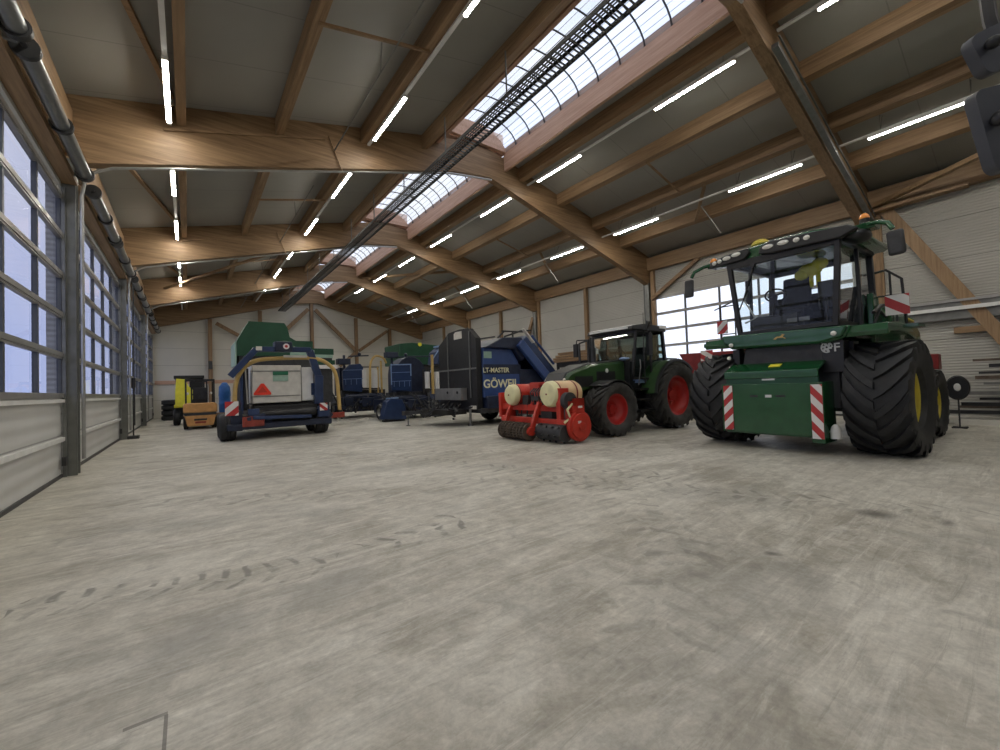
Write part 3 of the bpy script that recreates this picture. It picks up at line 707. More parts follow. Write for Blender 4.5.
# cab
cx0, cx1, cw = -1.25, .52, .93
b = MB()
fr_ = [(cx1 - .02, 2.28), (cx1 + .02, 2.9), (cx1 + .18, 3.82)]
for s in (1, -1):
    for a, c in (((cx1, s * (cw - .12), 2.28), (cx1 + .10, s * (cw), 3.82)),): b.bar(a, c, .09, .08)
    b.bar((cx0, s * cw, 2.25), (cx0, s * (cw - .05), 3.85), .1, .1); b.bar((-.3, s * (cw + .02), 2.28), (-.3, s * cw, 3.85), .06, .06)
    b.bar((cx0, s * cw, 2.32), (cx1, s * (cw - .1), 2.32), .07, .09)
    b.bar((cx0, s * cw, 3.8), (cx1 + .1, s * cw, 3.8), .08, .1)
b.bar((cx1 + .08, -cw, 3.76), (cx1 + .08, cw, 3.76), .1, .14); b.bar((cx0, -cw, 3.78), (cx0, cw, 3.78), .1, .12)
b.bar((cx1, -cw + .1, 2.32), (cx1, cw - .1, 2.32), .07, .08)
b.bb(cx0 - .05, cx0 + .03, -cw, cw, 2.25, 3.2)
b.build('cab_frame', K, hv, bevel=.01)
b = MB(); b.add([(cx1, -cw + .14, 2.34), (cx1, cw - .14, 2.34), (cx1 + .09, cw - .03, 3.74), (cx1 + .09, -cw + .03, 3.74)], [(0, 1, 2, 3)]); 
for s in (1, -1): b.add([(cx0, s * cw, 2.35), (cx1, s * (cw - .12), 2.35), (cx1 + .1, s * (cw - .02), 3.76), (cx0, s * (cw - .05), 3.76)], [(0, 1, 2, 3)])
b.add([(cx0, -cw, 3.2), (cx0, cw, 3.2), (cx0, cw, 3.76), (cx0, -cw, 3.76)], [(0, 1, 2, 3)]); b.build('cab_glass', M['cabglass'], hv, smooth=False)
b = MB(); b.bb(-1.2, .5, -.85, .85, 2.26, 2.34); b.bb(-1.15, -.85, -.85, .85, 2.34, 2.75); b.prism([(.42, 2.34), (.46, 2.62), (.25, 2.66), (.1, 2.34)], 'y', -.6, .2); b.build('cab_floor', M['dark'], hv)
b = MB(); b.bb(-.6, -.1, -.42, .12, 2.6, 2.8); b.prism([(-.62, 2.8), (-.46, 2.8), (-.56, 3.5), (-.70, 3.5)], 'y', -.40, .10); b.bb(-.8, -.1, .36, .55, 2.7, 2.98); b.build('seat', M['seat'], hv, bevel=.04)
b = MB(); b.ell((-.60, .10, 3.60), (.12, .22, .14)); b.ell((-.56, .28, 3.68), (.1, .14, .13)); b.ell((-.58, -.04, 3.52), (.11, .14, .12)); b.box((-.58, .24, 3.4), (.05, .07, .36)); b.box((-.58, .12, 3.38), (.05, .06, .3)); b.build('yellow_jacket', M['yellow'], hv)
b = MB()
pts = [(.08 + .06 * math.sin(t), -.30 + .19 * math.cos(t), 3.08 + .12 * math.sin(t)) for t in [2 * PI * k / 20 for k in range(21)]]
b.tube(pts, .018, 6); b.bar((.08, -.30, 3.08), (.3, -.30, 2.6), .07); b.bar((.06, -.45, 3.06), (.1, -.15, 3.1), .03); b.build('steering_wheel', K, hv)
b = MB(); b.box((.3, .62, 3.0), (.05, .24, .3)); b.bar((.3, .62, 2.4), (.3, .62, 2.9), .04); b.box((.30, -.72, 3.2), (.05, .1, .5)); b.build('monitor', K, hv, bevel=.01)
b = MB(); b.box((.48, .32, 2.48), (.01, .17, .08)); b.box((.48, .12, 2.48), (.01, .17, .08)); b.each('white_plate', M['mid'], hv)
b = MB(); b.bar((cx1 + .12, -.45, 3.66), (cx1 + .06, -.68, 3.05), .025); b.bar((cx1 + .07, -.60, 3.2), (cx1 + .04, -.83, 2.75), .02); b.cyl((cx1 + .1, -.45, 3.66), (cx1 + .17, -.45, 3.66), .04); b.build('wiper', K, hv)
b = MB(); b.tube([(cx1 - .02, -cw + .3, 3.3), (cx1 - .02, -cw + .22, 3.0), (cx1 - .05, -cw + .4, 2.62), (cx1 - .1, -cw + .18, 2.55)], .02); b.build('inner_handle', M['film'], hv)
# roof
b = MB()
prof = [(-1.20, 3.86), (-1.12, 3.97), (-.6, 4.06), (0, 4.09), (.6, 4.06), (1.12, 3.97), (1.20, 3.86), (1.1, 3.80), (-1.1, 3.80)]
b.prism(prof, 'x', -1.35, .62); b.build('roof', G, hv, bevel=.04)
b = MB()
b.prism([(-1.32, 3.80), (-1.28, 3.92), (-.95, 4.0), (-.52, 4.03), (-.48, 3.93), (-.60, 3.82)], 'x', .62, .72)
b.prism([(-.30, 3.84), (-.27, 3.97), (-.1, 4.04), (1.1, 3.95), (1.24, 3.86), (1.0, 3.76), (-.1, 3.80)], 'x', .62, .76)
b.ell((.35, 1.12, 3.80), (.25, .2, .12)); b.build('lamp_visor', K, hv, bevel=.02)
b = MB()
for y, z, w_ in ((-1.18, 3.885, .05), (-1.07, 3.90, .05), (-.92, 3.925, .085), (-.73, 3.95, .095), (-.12, 3.93, .10), (.14, 3.93, .10), (.36, 3.915, .055), (.52, 3.905, .055)):
    b.ell((.74 if y < -.4 else .77, y, z), (.03, w_, .045), 14, 8)
b.each('work_lamp', M['lamp'], hv)
b = MB(); b.cyl((.35, -.42, 4.06), (.35, -.42, 4.12), .14); b.ell((.35, -.42, 4.12), (.17, .17, .12), 18, 8, 0, 0.0); b.build('gps_dome', M['jdyellow'], hv)
for nm, y, z in (('beacon', -1.42, 4.0), ('beacon', 1.22, 4.06)):
    b = MB(); b.cyl((.3, y, z - .1), (.3, y, z + .03), .07); b.build('beacon_base', K, hv)
    b = MB(); b.ell((.3, y, z + .03), (.075, .075, .10), 14, 8, 0, 0.0); b.build('beacon', M['amber'], hv)
for s in (1, -1):
    q_ = .92 if s > 0 else 1.0
    b = MB(); b.tube([(.2, 1.0 * s * q_, 3.97), (.35, 1.3 * s * q_, 3.98), (.5, 1.55 * s * q_, 3.93), (.6, 1.72 * s * q_, 3.84), (.62, 1.78 * s * q_, 3.72)], .04, 8)
    b.prism([(.1, 3.9), (.42, 3.88), (.45, 3.98), (.1, 4.02)], 'y', min(.9 * s, 1.5 * s * q_), max(.9 * s, 1.5 * s * q_)); b.build('mirror_arm', G, hv, bevel=.01)
    b = MB(); b.box((.66, 1.82 * s * q_, 3.48), (.09, .21, .40), 0, Matrix.Rotation(.05 * s, 3, 'X')); b.build('mirror', M['dark'], hv, bevel=.04)
# railing + warning plates + ladder
b = MB()
b.tube([(-1.35, .75, 3.40), (-1.45, 1.08, 3.46), (-1.45, 1.30, 3.24), (-1.45, 1.34, 2.3)], .024); b.tube([(-1.45, 1.13, 3.42), (-1.45, 1.14, 2.3)], .02); b.tube([(-1.35, .75, 2.95), (-1.45, 1.33, 2.92)], .018)
b.build('handrail', K, hv)
b = MB(); b.box((-1.0, 1.25, 2.26), (.5, .75, .06)); b.build('side_step', G, hv)
stripes('warning_board', hv, 1.20, 1.53, 2.47, 2.84, -.72, 1, -.24, 1)
b = MB(); b.bar((-.75, 1.35, 2.15), (-.75, 1.35, 2.6), .03); b.bar((-.92, -1.6, 2.2), (-.92, -1.6, 3.3), .025); b.bar((-.92, -1.95, 2.2), (-.92, -1.95, 3.25), .025)
for z in (2.5, 2.85, 3.2): b.bar((-.92, -1.95, z), (-.92, -1.6, z), .025)
b.bar((-.92, -1.6, 3.3), (-.92, -2.1, 3.15), .025); b.bar((-.92, -2.05, 2.2), (-.92, -1.0, 2.22), .05); b.each('ladder', K, hv)
b = MB(); b.box((-.6, -1.55, 2.2), (.9, .9, .1)); b.build('ladder_platform', G, hv, bevel=.02)
stripes('warning_board', hv, -2.02, -1.76, 2.52, 2.84, -.86, 1, .26, 1)
b = MB(); b.tube([(-.6, 1.06, 2.55), (-.9, 1.1, 2.7), (-1.3, 1.15, 2.72), (-1.7, 1.1, 2.6)], .035); b.tube([(-.7, 1.02, 2.3), (-.8, 1.1, 2.6), (-1.1, 1.12, 2.5)], .025); b.build('hose', M['dark'], hv)
b = MB(); b.prism([(-.75, 2.3), (-.75, 2.95), (-1.1, 2.9), (-1.15, 2.3)], 'y', .93, 1.03); b.build('side_panel', G, hv, bevel=.02)

# ------------------------------------------------------------------ tractor
tr = thing('tractor', 'dark green farm tractor with red rims, standing between the red implement and the harvester', 'tractor', (8.85, 7.69, 0), math.atan2(.05, -.998))
TG = M['fgreen']
wheel(tr, (0, .84, .70), .70, .66, .40, 1, M['rubberdust'], M['red'], 18, .045, -.06)
wheel(tr, (0, -.84, .70), .70, .66, .40, -1, M['rubberdust'], M['red'], 18, .045, -.06)
wheel(tr, (-2.62, .86, .95), .95, .74, .58, 1, M['rubberdust'], M['red'], 20, .05)
wheel(tr, (-2.62, -.86, .95), .95, .74, .58, -1, M['rubberdust'], M['red'], 20, .05)
b = MB(); b.cyl((0, -.7, .7), (0, .7, .7), .13); b.cyl((-2.62, -.7, .95), (-2.62, .7, .95), .2); b.bb(-3.0, .8, -.28, .28, .62, 1.15); b.box((.95, 0, .8), (.5, .7, .35)); b.build('chassis', M['dark'], tr, bevel=.02)
b = MB()
b.prism([(1.10, 1.12), (1.22, 1.45), (1.05, 1.66), (.3, 1.88), (-1.15, 2.0), (-1.15, 1.2), (-.3, 1.12), (.2, 1.22)], 'y', -.44, .44); b.build('bonnet', TG, tr, bevel=.06)
b = MB(); b.prism([(1.25, 1.44), (1.08, 1.69), (.3, 1.92), (-1.1, 2.04), (-1.1, 1.97), (.3, 1.84), (1.02, 1.6)], 'y', -.36, .36)
b.prism([(1.14, 1.1), (1.26, 1.42), (1.2, 1.5), (1.1, 1.2)], 'y', -.36, .36); b.build('bonnet_top', M['grayhood'], tr, bevel=.03)
b = MB(); b.bb(.2, .85, .435, .452, 1.3, 1.58); b.bb(-.7, .05, .435, .452, 1.28, 1.7); b.bb(1.1, 1.22, -.3, .3, 1.15, 1.4); b.build('grille', K, tr)
b = MB(); b.ell((1.12, .33, 1.5), (.08, .09, .05)); b.ell((1.12, -.33, 1.5), (.08, .09, .05)); b.ell((-.35, .46, 1.72), (.06, .02, .06)); b.each('headlamp', M['lamp'], tr)
# front + rear mudguards
for s in (1, -1):
    b = MB(); pts = []
    n = 9
    for k in range(n + 1):
        a = math.radians(55 + 100 * k / n); pts.append((.76 * math.cos(a), .70 + .76 * math.sin(a)))
    poly = pts + [(x * .975, .70 + (z - .70) * .975) for x, z in pts[::-1]]
    b.prism(poly, 'y', min(s * .52, s * 1.14), max(s * .52, s * 1.14)); b.build('front_mudguard', K, tr)
    b = MB(); pts = []
    for k in range(n + 1):
        a = math.radians(5 + 130 * k / n); pts.append((-2.62 + 1.06 * math.cos(a), .95 + 1.06 * math.sin(a)))
    poly = pts + [(-2.62 + (x + 2.62) * .955, .95 + (z - .95) * .955) for x, z in pts[::-1]]
    b.prism(poly, 'y', min(s * .55, s * 1.08), max(s * .55, s * 1.08)); b.build('rear_mudguard', TG, tr, bevel=.01)
    b = MB(); po2 = [(-2.62 + (x + 2.62) * 1.012, .95 + (z - .95) * 1.012) for x, z in pts] + [(-2.62 + (x + 2.62) * .95, .95 + (z - .95) * .95) for x, z in pts[::-1]]
    b.prism(po2, 'y', min(s * 1.08, s * 1.17), max(s * 1.08, s * 1.17)); b.build('mudguard_lip', K, tr)
# tractor cab
T0, T1, tw = -2.55, -1.12, .80
b = MB()
for s in (1, -1):
    b.bar((T1, s * (tw - .08), 1.55), (T1 - .1, s * tw, 2.82), .06); b.bar((T0, s * tw, 1.7), (T0 + .12, s * tw, 2.85), .08); b.bar((-1.85, s * tw, 1.5), (-1.85, s * tw, 2.85), .05)
    b.bar((T0, s * tw, 1.72), (-1.85, s * tw, 1.5), .05); b.bar((-1.85, s * tw, 1.45), (T1, s * (tw - .06), 1.5), .06)
b.bar((T1, -tw, 1.98), (T1, tw, 1.98), .04); b.bb(T1 - .12, T1, -.62, .62, 1.3, 1.98); b.bb(T0, T0 + .1, -tw, tw, 1.2, 1.8); b.bb(T0, T1, -.6, .6, 1.15, 1.42)
b.bar((T1 - .1, -tw, 2.8), (T1 - .1, tw, 2.8), .08); b.bar((T0 + .1, -tw, 2.82), (T0 + .1, tw, 2.82), .08); b.build('cab_frame', K, tr)
b = MB(); b.add([(T1, -tw + .1, 2.0), (T1, tw - .1, 2.0), (T1 - .1, tw, 2.8), (T1 - .1, -tw, 2.8)], [(0, 1, 2, 3)])
for s in (1, -1): b.add([(T0, s * tw, 1.75), (-1.85, s * tw, 1.52), (T1, s * (tw - .08), 1.52), (T1 - .1, s * tw, 2.8), (T0 + .12, s * tw, 2.8)], [(0, 1, 2, 3, 4)])
b.add([(T0, -tw, 1.8), (T0, tw, 1.8), (T0 + .1, tw, 2.8), (T0 + .1, -tw, 2.8)], [(0, 1, 2, 3)]); b.build('cab_glass', M['tglass'], tr, smooth=False)
b = MB(); b.prism([(T0 - .05, 2.84), (T0 + .02, 3.0), (-1.6, 3.04), (T1 + .08, 2.96), (T1 + .14, 2.84)], 'y', -tw - .04, tw + .04); b.build('roof', K, tr, bevel=.03)
b = MB(); b.bb(T1 + .11, T1 + .16, -.7, .7, 2.88, 2.93); b.prism([(T1 - .1, 3.0), (T1 + .04, 2.98), (T1 + .1, 2.95), (T1 - .1, 2.96)], 'y', -.8, .8); b.bb(T0 - .02, T0 + .3, tw - .1, tw + .06, 2.93, 3.02); b.build('roof_trim', M['white'], tr)
b = MB(); b.bb(-2.35, -1.9, -.25, .25, 1.6, 1.8); b.prism([(-2.42, 1.75), (-2.3, 1.75), (-2.38, 2.45), (-2.5, 2.45)], 'y', -.25, .25); b.build('seat', M['seat'], tr, bevel=.03)
b = MB(); pts = [(-1.5 + .05 * math.sin(t), .0 + .19 * math.cos(t), 2.2 + .15 * math.sin(t)) for t in [2 * PI * k / 16 for k in range(17)]]; b.tube(pts, .016, 6); b.bar((-1.5, 0, 2.2), (-1.3, 0, 1.7), .05); b.build('steering_wheel', K, tr)
b = MB(); b.bar((-1.3, -.85, 2.75), (-.95, -1.25, 2.75), .04); b.bar((-.95, -1.25, 2.75), (-.95, -1.28, 2.5), .03); b.box((-.93, -1.28, 2.43), (.07, .17, .42)); b.build('mirror', K, tr, bevel=.01)
b = MB(); b.bar((-1.7, .85, 2.85), (-1.25, 1.15, 2.8), .03); b.bar((-1.25, 1.15, 2.8), (-1.25, 1.15, 3.05), .03); b.bar((-1.25, 1.15, 2.85), (-1.15, 1.30, 3.0), .05)
b.box((-1.62, .93, 2.45), (.16, .10, .62)); b.bar((-1.3, .98, 1.3), (-1.3, .98, 2.7), .025); b.cyl((-1.3, 1.0, 2.75), (-1.3, 1.0, 3.3), .008, n=5); b.build('side_mirror', K, tr, bevel=.005)
b = MB(); b.cyl((-.95, -.60, 1.75), (-.95, -.60, 2.78), .075); b.cyl((-.95, -.60, 2.0), (-.95, -.60, 2.45), .10); b.bar((-.8, -.62, 1.6), (-.8, -.62, 2.68), .06); b.bar((-.6, -.8, 1.6), (-.6, -.8, 2.6), .05); b.bar((-.6, -.8, 2.6), (-.85, -.62, 2.7), .05); b.build('exhaust', M['dark'], tr)
b = MB(); b.bb(-1.95, -1.1, .62, .95, .55, .62); b.bb(-1.9, -1.15, .62, .92, .85, .91); b.bb(-1.88, -1.2, .6, .88, 1.15, 1.2); b.bb(-1.95, -1.15, .32, .62, .5, 1.3); b.build('step', K, tr)
b = MB(); b.bb(-1.75, -1.35, .40, .75, 1.35, 1.45); b.ell((-1.05, .5, 2.05), (.12, .16, .05)); b.build('folded_sheet', M['paleblue'], tr)
b = MB(); b.tube([(-1.12, .9, 1.3), (-1.1, 1.0, 1.8), (-1.15, .95, 2.0)], .013); b.build('handrail', M['mid'], tr)

# ------------------------------------------------------------------ red front implement
im = thing('crushing_roller_implement', 'red implement with two cream tanks and ribbed roller in front of the tractor', 'farm implement', (8.85, 7.69, 0), math.atan2(.05, -.998))
IR = M['impred']
b = MB(); b.bb(1.55, 1.70, -1.78, 1.2, .72, .88); b.bb(1.75, 1.88, -1.5, 1.1, .42, .56); b.bb(1.3, 1.42, -.9, 1.0, .9, 1.02)
b.bb(1.5, 1.75, -1.80, -1.68, .5, 1.2); b.bb(1.5, 1.72, -1.4, -1.3, .2, .9); b.bb(1.55, 1.85, .78, .92, .3, 1.3); b.bb(1.5, 1.8, 1.02, 1.12, .35, 1.0)
b.bar((1.65, -.4, .85), (1.5, -.2, 1.45), .08); b.bar((1.65, .25, .85), (1.5, .1, 1.45), .08); b.bb(1.4, 1.6, -.5, .4, 1.38, 1.46); b.box((1.5, -.05, 1.1), (.3, .5, .3)); b.box((1.45, -.3, 1.3), (.35, .4, .25)); b.bb(1.2, 1.5, -1.2, .9, .60, .72)
b.bar((1.3, -.3, 1.1), (.95, -.3, .75), .08); b.bar((1.3, .3, 1.1), (.95, .3, .75), .08)
b.build('frame', IR, im, bevel=.012)
for y in (-1.05, .12):
    b = MB(); b.bar((1.8, y, .95), (2.12, y, .22), .09, .12); b.cyl((2.12, y - .06, .25), (2.12, y + .06, .25), .11); b.build('roller_arm', IR, im, bevel=.01)
b = MB(); b.cyl((2.12, -1.0, .235), (2.12, .08, .235), .17, n=24)
for k in range(18):
    a = 2 * PI * k / 18; b.bar((2.12 + .19 * math.cos(a), -1.0, .235 + .19 * math.sin(a)), (2.12 + .19 * math.cos(a), .08, .235 + .19 * math.sin(a)), .03)
for k in range(9): y = -1.0 + k * .135; b.cyl((2.12, y - .01, .235), (2.12, y + .01, .235), .225, n=24)
b.build('roller', M['roller'], im)
b = MB(); b.cyl((1.85, .2, .25), (1.85, 1.1, .25), .2)
for k in range(8):
    for a in (0, 2, 4): b.bar((1.85, .25 + k * .11, .25), (1.85 + .24 * math.cos(a + k), .25 + k * .11, .25 + .24 * math.sin(a + k)), .04)
b.build('tine_rotor', M['dark'], im)
b = MB(); b.cyl((1.5, 1.12, .40), (1.5, 1.22, .40), .36, n=32); b.cyl((1.5, 1.21, .40), (1.5, 1.26, .40), .30, n=32); b.cyl((1.5, 1.21, .40), (1.5, 1.30, .40), .1, n=20); b.bb(1.35, 1.65, 1.08, 1.22, .7, 1.05); b.box((1.5, 1.12, .95), (.3, .2, .2)); b.build('gear_cover', IR, im, bevel=.01)
b = MB(); b.box((1.57, 1.263, .50), (.1, .006, .06)); b.box((1.5, 1.225, .85), (.14, .006, .05)); b.each('label', M['signwhite'], im)
for y, r, z, c1 in ((-1.0, .29, 1.14, 'impred'), (.56, .32, 1.16, 'peach')):
    b = MB(); b.lathe([(.001, 1.95), (r * .55, 1.945), (r * .85, 1.92), (r * .98, 1.87), (r, 1.82), (r, 1.74)], (0, y, z), 'x', 36); o = b.build('tank_end', M['cream'], im)
    b = MB(); b.lathe([(r * .97, 1.76), (r, 1.72), (r, 1.1), (r * .85, 1.0), (.001, .98)], (0, y, z), 'x', 36); b.build('tank', M[c1], im)
    b = MB(); b.lathe([(r * 1.02, 1.77), (r * 1.02, 1.73)], (0, y, z), 'x', 36); b.lathe([(r * 1.02, 1.25), (r * 1.02, 1.2)], (0, y, z), 'x', 36); b.cyl((1.95, y, z), (1.965, y, z), .02); b.bar((1.6, y, z - r + .05), (1.6, y, .8), .1); b.build('strap', M['darkred'], im)
b = MB(); b.cyl((1.7, .98, 1.0), (1.7, 1.12, 1.0), .2, n=24); b.bar((1.75, 1.05, .85), (1.75, 1.05, .4), .1); b.build('drive_guard', M['dark'], im)
b = MB(); b.tube([(1.6, 1.1, .95), (1.85, 1.16, .8), (1.75, 1.15, .6), (1.9, 1.1, .5)], .03); b.build('hose', M['cream'], im)
b = MB()
for k in range(6): b.tube([(1.5, -.3 + k * .08, 1.4), (1.75, -.3 + k * .1, 1.2), (1.72, -.25 + k * .09, .95)], .018)
for k in range(7): b.bar((1.55 + .05 * (k % 3), -1.2 + k * .3, .55), (1.7, -1.1 + k * .3, .95 + .06 * (k % 2)), .035)
b.box((1.72, -.1, 1.05), (.12, .3, .1)); b.box((1.6, -.6, 1.0), (.2, .25, .25)); b.box((1.6, .3, .62), (.3, .4, .2)); b.build('hydraulic_block', M['dark'], im)
b = MB(); b.bar((1.6, -.98, 1.05), (1.6, -.98, .85), .08)
b.bb(1.55, 1.75, -1.55, -1.48, .1, .5); b.cyl((1.65, -1.5, 0.0), (1.65, -1.5, .5), .03); b.cyl((1.45, 1.0, 0.0), (1.45, 1.0, .5), .03); b.build('stand_leg', M['mid'], im)

# ------------------------------------------------------------------ big blue press with black front panel
pr = thing('bale_press', 'large blue bale press with tall black front panel and cream lettering on its side', 'bale press', (8.1, 11.6, 0))
b = MB(); po = [(-.05, .45), (3.15, .42), (3.15, 2.95), (2.55, 3.42), (1.0, 3.56), (.45, 3.55), (-.05, 3.1)]
po = [(.42, .60), (3.1, .50), (3.1, 3.05), (2.3, 3.5), (1.5, 3.55), (.9, 3.52), (.42, 3.12)]
b.prism(po, 'x', 0, .22)
b.build('front_panel', M['black'], pr, smooth=False)
b = MB(); b.prism([(1.32, 3.20), (1.88, 3.20), (1.88, 3.42), (1.76, 3.48), (1.32, 3.47)], 'x', -.012, .01); b.build('panel_window', M['offwhite'], pr)
b = MB()
for y in (.8, 2.35): b.bar((-.02, y, 1.0), (-.02, y, 3.42), .04)
b.bar((-.02, .42, 2.05), (-.02, 3.1, 2.05), .03, .06); b.build('panel_bar', M['post'], pr)
b = MB(); b.bb(-.28, -.02, 1.05, 3.0, .92, 1.36); b.bb(-.285, -.28, 1.6, 1.62, .92, 1.36); b.build('control_cabinet', M['zinc'], pr, bevel=.015)
b = MB()
for y in (1.3, 2.0): b.cyl((-.3, y, 1.2), (-.28, y, 1.2), .05)
b.each('cabinet_knob', K, pr)
b = MB()
b.prism([(.25, 1.0), (2.0, 1.0), (1.98, 1.9), (1.86, 2.3), (1.55, 2.75), (.25, 2.78)], 'y', .35, 2.9); b.build('hull', M['hullblue'], pr, bevel=.03)
b = MB(); b.bb(.25, 1.97, .344, .35, 1.82, 2.18); b.build('side_band', M['navy'], pr)
b = MB(); b.bb(.28, .62, .338, .35, 2.40, 2.64); b.build('side_sticker', M['palegreen'], pr)
text_mesh('side_lettering', 'LT-MASTER', .24, M['text'], pr, (.22, .338, 1.89), (PI / 2, 0, 0), .003, .98, .004)
text_mesh('side_lettering', 'GÖWEIL', .42, M['text'], pr, (.22, .338, 1.34), (PI / 2, 0, 0), .003, 1.0, .008)
b = MB(); b.prism([(.25, 2.78), (.5, 2.9), (1.0, 3.15), (1.9, 3.2), (2.2, 2.78), (1.95, 2.3), (1.55, 2.75)], 'y', .15, 2.75); b.bb(.3, 4.2, .2, 2.7, .6, 1.05); b.bb(1.9, 3.2, .3, 2.6, 1.0, 2.0); b.build('chassis', M['navy'], pr, bevel=.03)
# raised tail gate
R_ = Matrix.Rotation(math.radians(44), 3, 'Y')
b = MB(); b.box((3.0, 1.5, 2.42), (2.2, 2.4, .42), 0, R_); b.build('tail_gate', M['blue'], pr, bevel=.04)
b = MB(); b.box((2.5, .1, 2.25), (2.1, .22, .34), 0, R_); b.box((3.1, .28, 2.75), (1.6, .10, .08), 0, R_); b.build('gate_arm', M['hullblue'], pr, bevel=.03)
b = MB(); b.bar((1.2, .3, 3.2), (2.0, .3, 3.45), .06); b.bar((2.0, .3, 3.45), (2.5, .3, 3.5), .06); b.bar((1.2, 2.5, 3.3), (2.4, 2.5, 3.5), .06); b.bar((.9, .3, 3.15), (1.2, .3, 3.4), .05); b.bar((1.1, .3, 3.4), (2.2, .3, 3.42), .05); b.bar((1.6, .3, 3.0), (1.6, .3, 3.4), .05); b.each('top_rail', M['dark'], pr)
b = MB(); b.bar((1.95, .1, 3.5), (2.45, .1, 3.0), .14, .05); b.build('gate_strap', M['offwhite'], pr)
b = MB(); b.bar((0, 2.0, .55), (-1.5, 2.9, .48), .12, .12); b.bar((0, 2.9, .55), (-1.5, 2.95, .48), .12, .12); b.box((-1.55, 2.95, .48), (.25, .25, .16)); b.bb(.1, 3.8, .3, 2.7, .45, .62); b.build('drawbar', M['dark'], pr)
b = MB(); rnd = random.Random(11)
for k in range(30):
    y_ = rnd.uniform(.9, 3.6); x_ = rnd.uniform(-1.3, -.1); b.bar((x_, y_, rnd.uniform(.25, .75)), (x_ + rnd.uniform(-.3, .3), y_ + rnd.uniform(-.5, .5), rnd.uniform(.3, .95)), rnd.uniform(.03, .09))
for k in range(5): b.tube(lpath([(-.2, 1.2 + .3 * k, .8), (-.5, 1.3 + .3 * k, .45), (-1.0, 1.7 + .25 * k, .35), (-1.2, 2.3 + .1 * k, .55)]), .025, 6)
b.bb(-.9, -.1, 1.0, 3.0, .42, .60); b.build('hose_bundle', M['black'], pr)
b = MB(); b.cyl((-.08, .78, 0.03), (-.08, .78, .7), .045); b.cyl((-.08, .78, 0), (-.08, .78, .04), .1); b.cyl((-1.5, 2.9, 0.02), (-1.5, 2.9, .5), .03); b.cyl((-1.5, 2.9, 0), (-1.5, 2.9, .03), .08); b.each('jack', M['mid'], pr)
for x in (2.0, 3.1):
    plain_wheel(pr, (x, .35, .42), .42, .34, -1, M['rubber'], M['mid']); plain_wheel(pr, (x, 2.5, .42), .42, .34, 1, M['rubber'], M['mid'])
b = MB(); b.box((-.04, .62, .66), (.05, .3, .12)); b.build('reflector', M['offwhite'], pr)

# ------------------------------------------------------------------ bale wrappers
def film_roll(parent, c, r=.13, h=.75):
    b = MB(); b.cyl((c[0], c[1], c[2] - h / 2), (c[0], c[1], c[2] + h / 2), r, n=20); o = b.build('film_roll', M['film'], parent)
    return o
w1 = thing('baler_wrapper', 'blue and white baler wrapper seen from behind, with yellow hoop and red warning triangle', 'baler', (2.3, 14.7, 0))
BL = M['navy']
b = MB(); b.bb(-.72, .70, .15, 1.9, 1.10, 2.30); b.build('white_housing', M['offwhite'], w1, bevel=.03)
b = MB(); b.bb(.70, 1.08, .2, 1.8, 1.12, 2.24); b.build('side_door', M['white'], w1, bevel=.03)
b = MB(); b.bb(-.76, .66, .128, .15, 1.30, 1.325); b.bb(-.76, .66, .128, .15, 2.1, 2.125); b.bb(.685, .70, .14, .2, 1.12, 2.24); b.build('housing_seam', M['mid'], w1)
b = MB(); b.prism([(-.66, 1.36), (-.22, 1.36), (-.19, 1.40), (-.40, 1.72), (-.48, 1.72), (-.69, 1.40)], 'y', .11, .14); b.build('warning_triangle', M['trired'], w1)
b = MB(); b.prism([(-.57, 1.44), (-.31, 1.44), (-.44, 1.63)], 'y', .106, .11); b.build('triangle_core', M['impred'], w1)
b = MB(); b.bb(-.14, .30, .12, .148, 1.98, 2.10); b.build('label_green', M['labelgreen'], w1)
b = MB(); b.bb(-.14, .30, .12, .148, 1.78, 1.97); b.build('label_pale', M['palegreen'], w1)
b = MB(); b.bb(-.7, 1.15, .05, 3.6, .72, 1.0); b.bb(-1.15, 1.35, .25, 3.4, .45, .72); b.cyl((-.7, .1, .75), (1.1, .1, .75), .16); b.cyl((-.7, .4, .95), (1.1, .4, .95), .16); b.build('table_roller', K, w1)
b = MB(); b.bar((-1.4, -.1, .42), (1.55, -.1, .42), .16, .18); b.bar((-.9, -.15, .60), (-.4, -.1, .72), .2, .2); b.bar((1.15, -.1, .9), (1.55, -.1, .55), .15, .2); b.bb(1.2, 1.55, -.1, .5, .3, .8); b.bb(-1.3, -1.0, -.05, .6, .3, .9); b.bar((-.3, .0, .5), (-.1, 5.2, .5), .2, .2); b.build('rear_frame', M['navy'], w1, bevel=.015)
b = MB(); b.bar((-.75, -.22, .68), (.9, -.22, .62), .12, .10); b.box((-.72, -.12, .85), (.3, .15, .2)); b.box((1.3, -.12, .75), (.35, .15, .35)); b.each('hinge_block', M['blue'], w1, bevel=.01)
b = MB(); b.bb(-1.02, -.45, -.24, -.19, .42, .72); b.bb(-.97, -.5, -.255, -.24, .44, .6); b.build('tail_lamp_panel', M['tailred'], w1)
b = MB()
w_o = thing('warning_board', None, None); COL.objects.unlink(w_o); bpy.data.objects.remove(w_o)
o = stripes('warning_board', w1, -.17, .17, 0, .42, 0, 1, .3, 1); o.location = (-1.28, -.2, .78); o.rotation_euler = (0, 0, -PI / 2)
o = stripes('warning_board', w1, -.12, .12, 0, .25, 0, 1, -.2, 1); o.location = (1.28, -.25, .78); o.rotation_euler = (0, 0, -PI / 2)
for y in (.35, 1.3):
    plain_wheel(w1, (-1.36, y, .41), .41, .42, -1, M['rubber'], M['mid'], 'x'); plain_wheel(w1, (1.30, y, .41), .41, .42, 1, M['rubber'], M['mid'], 'x')
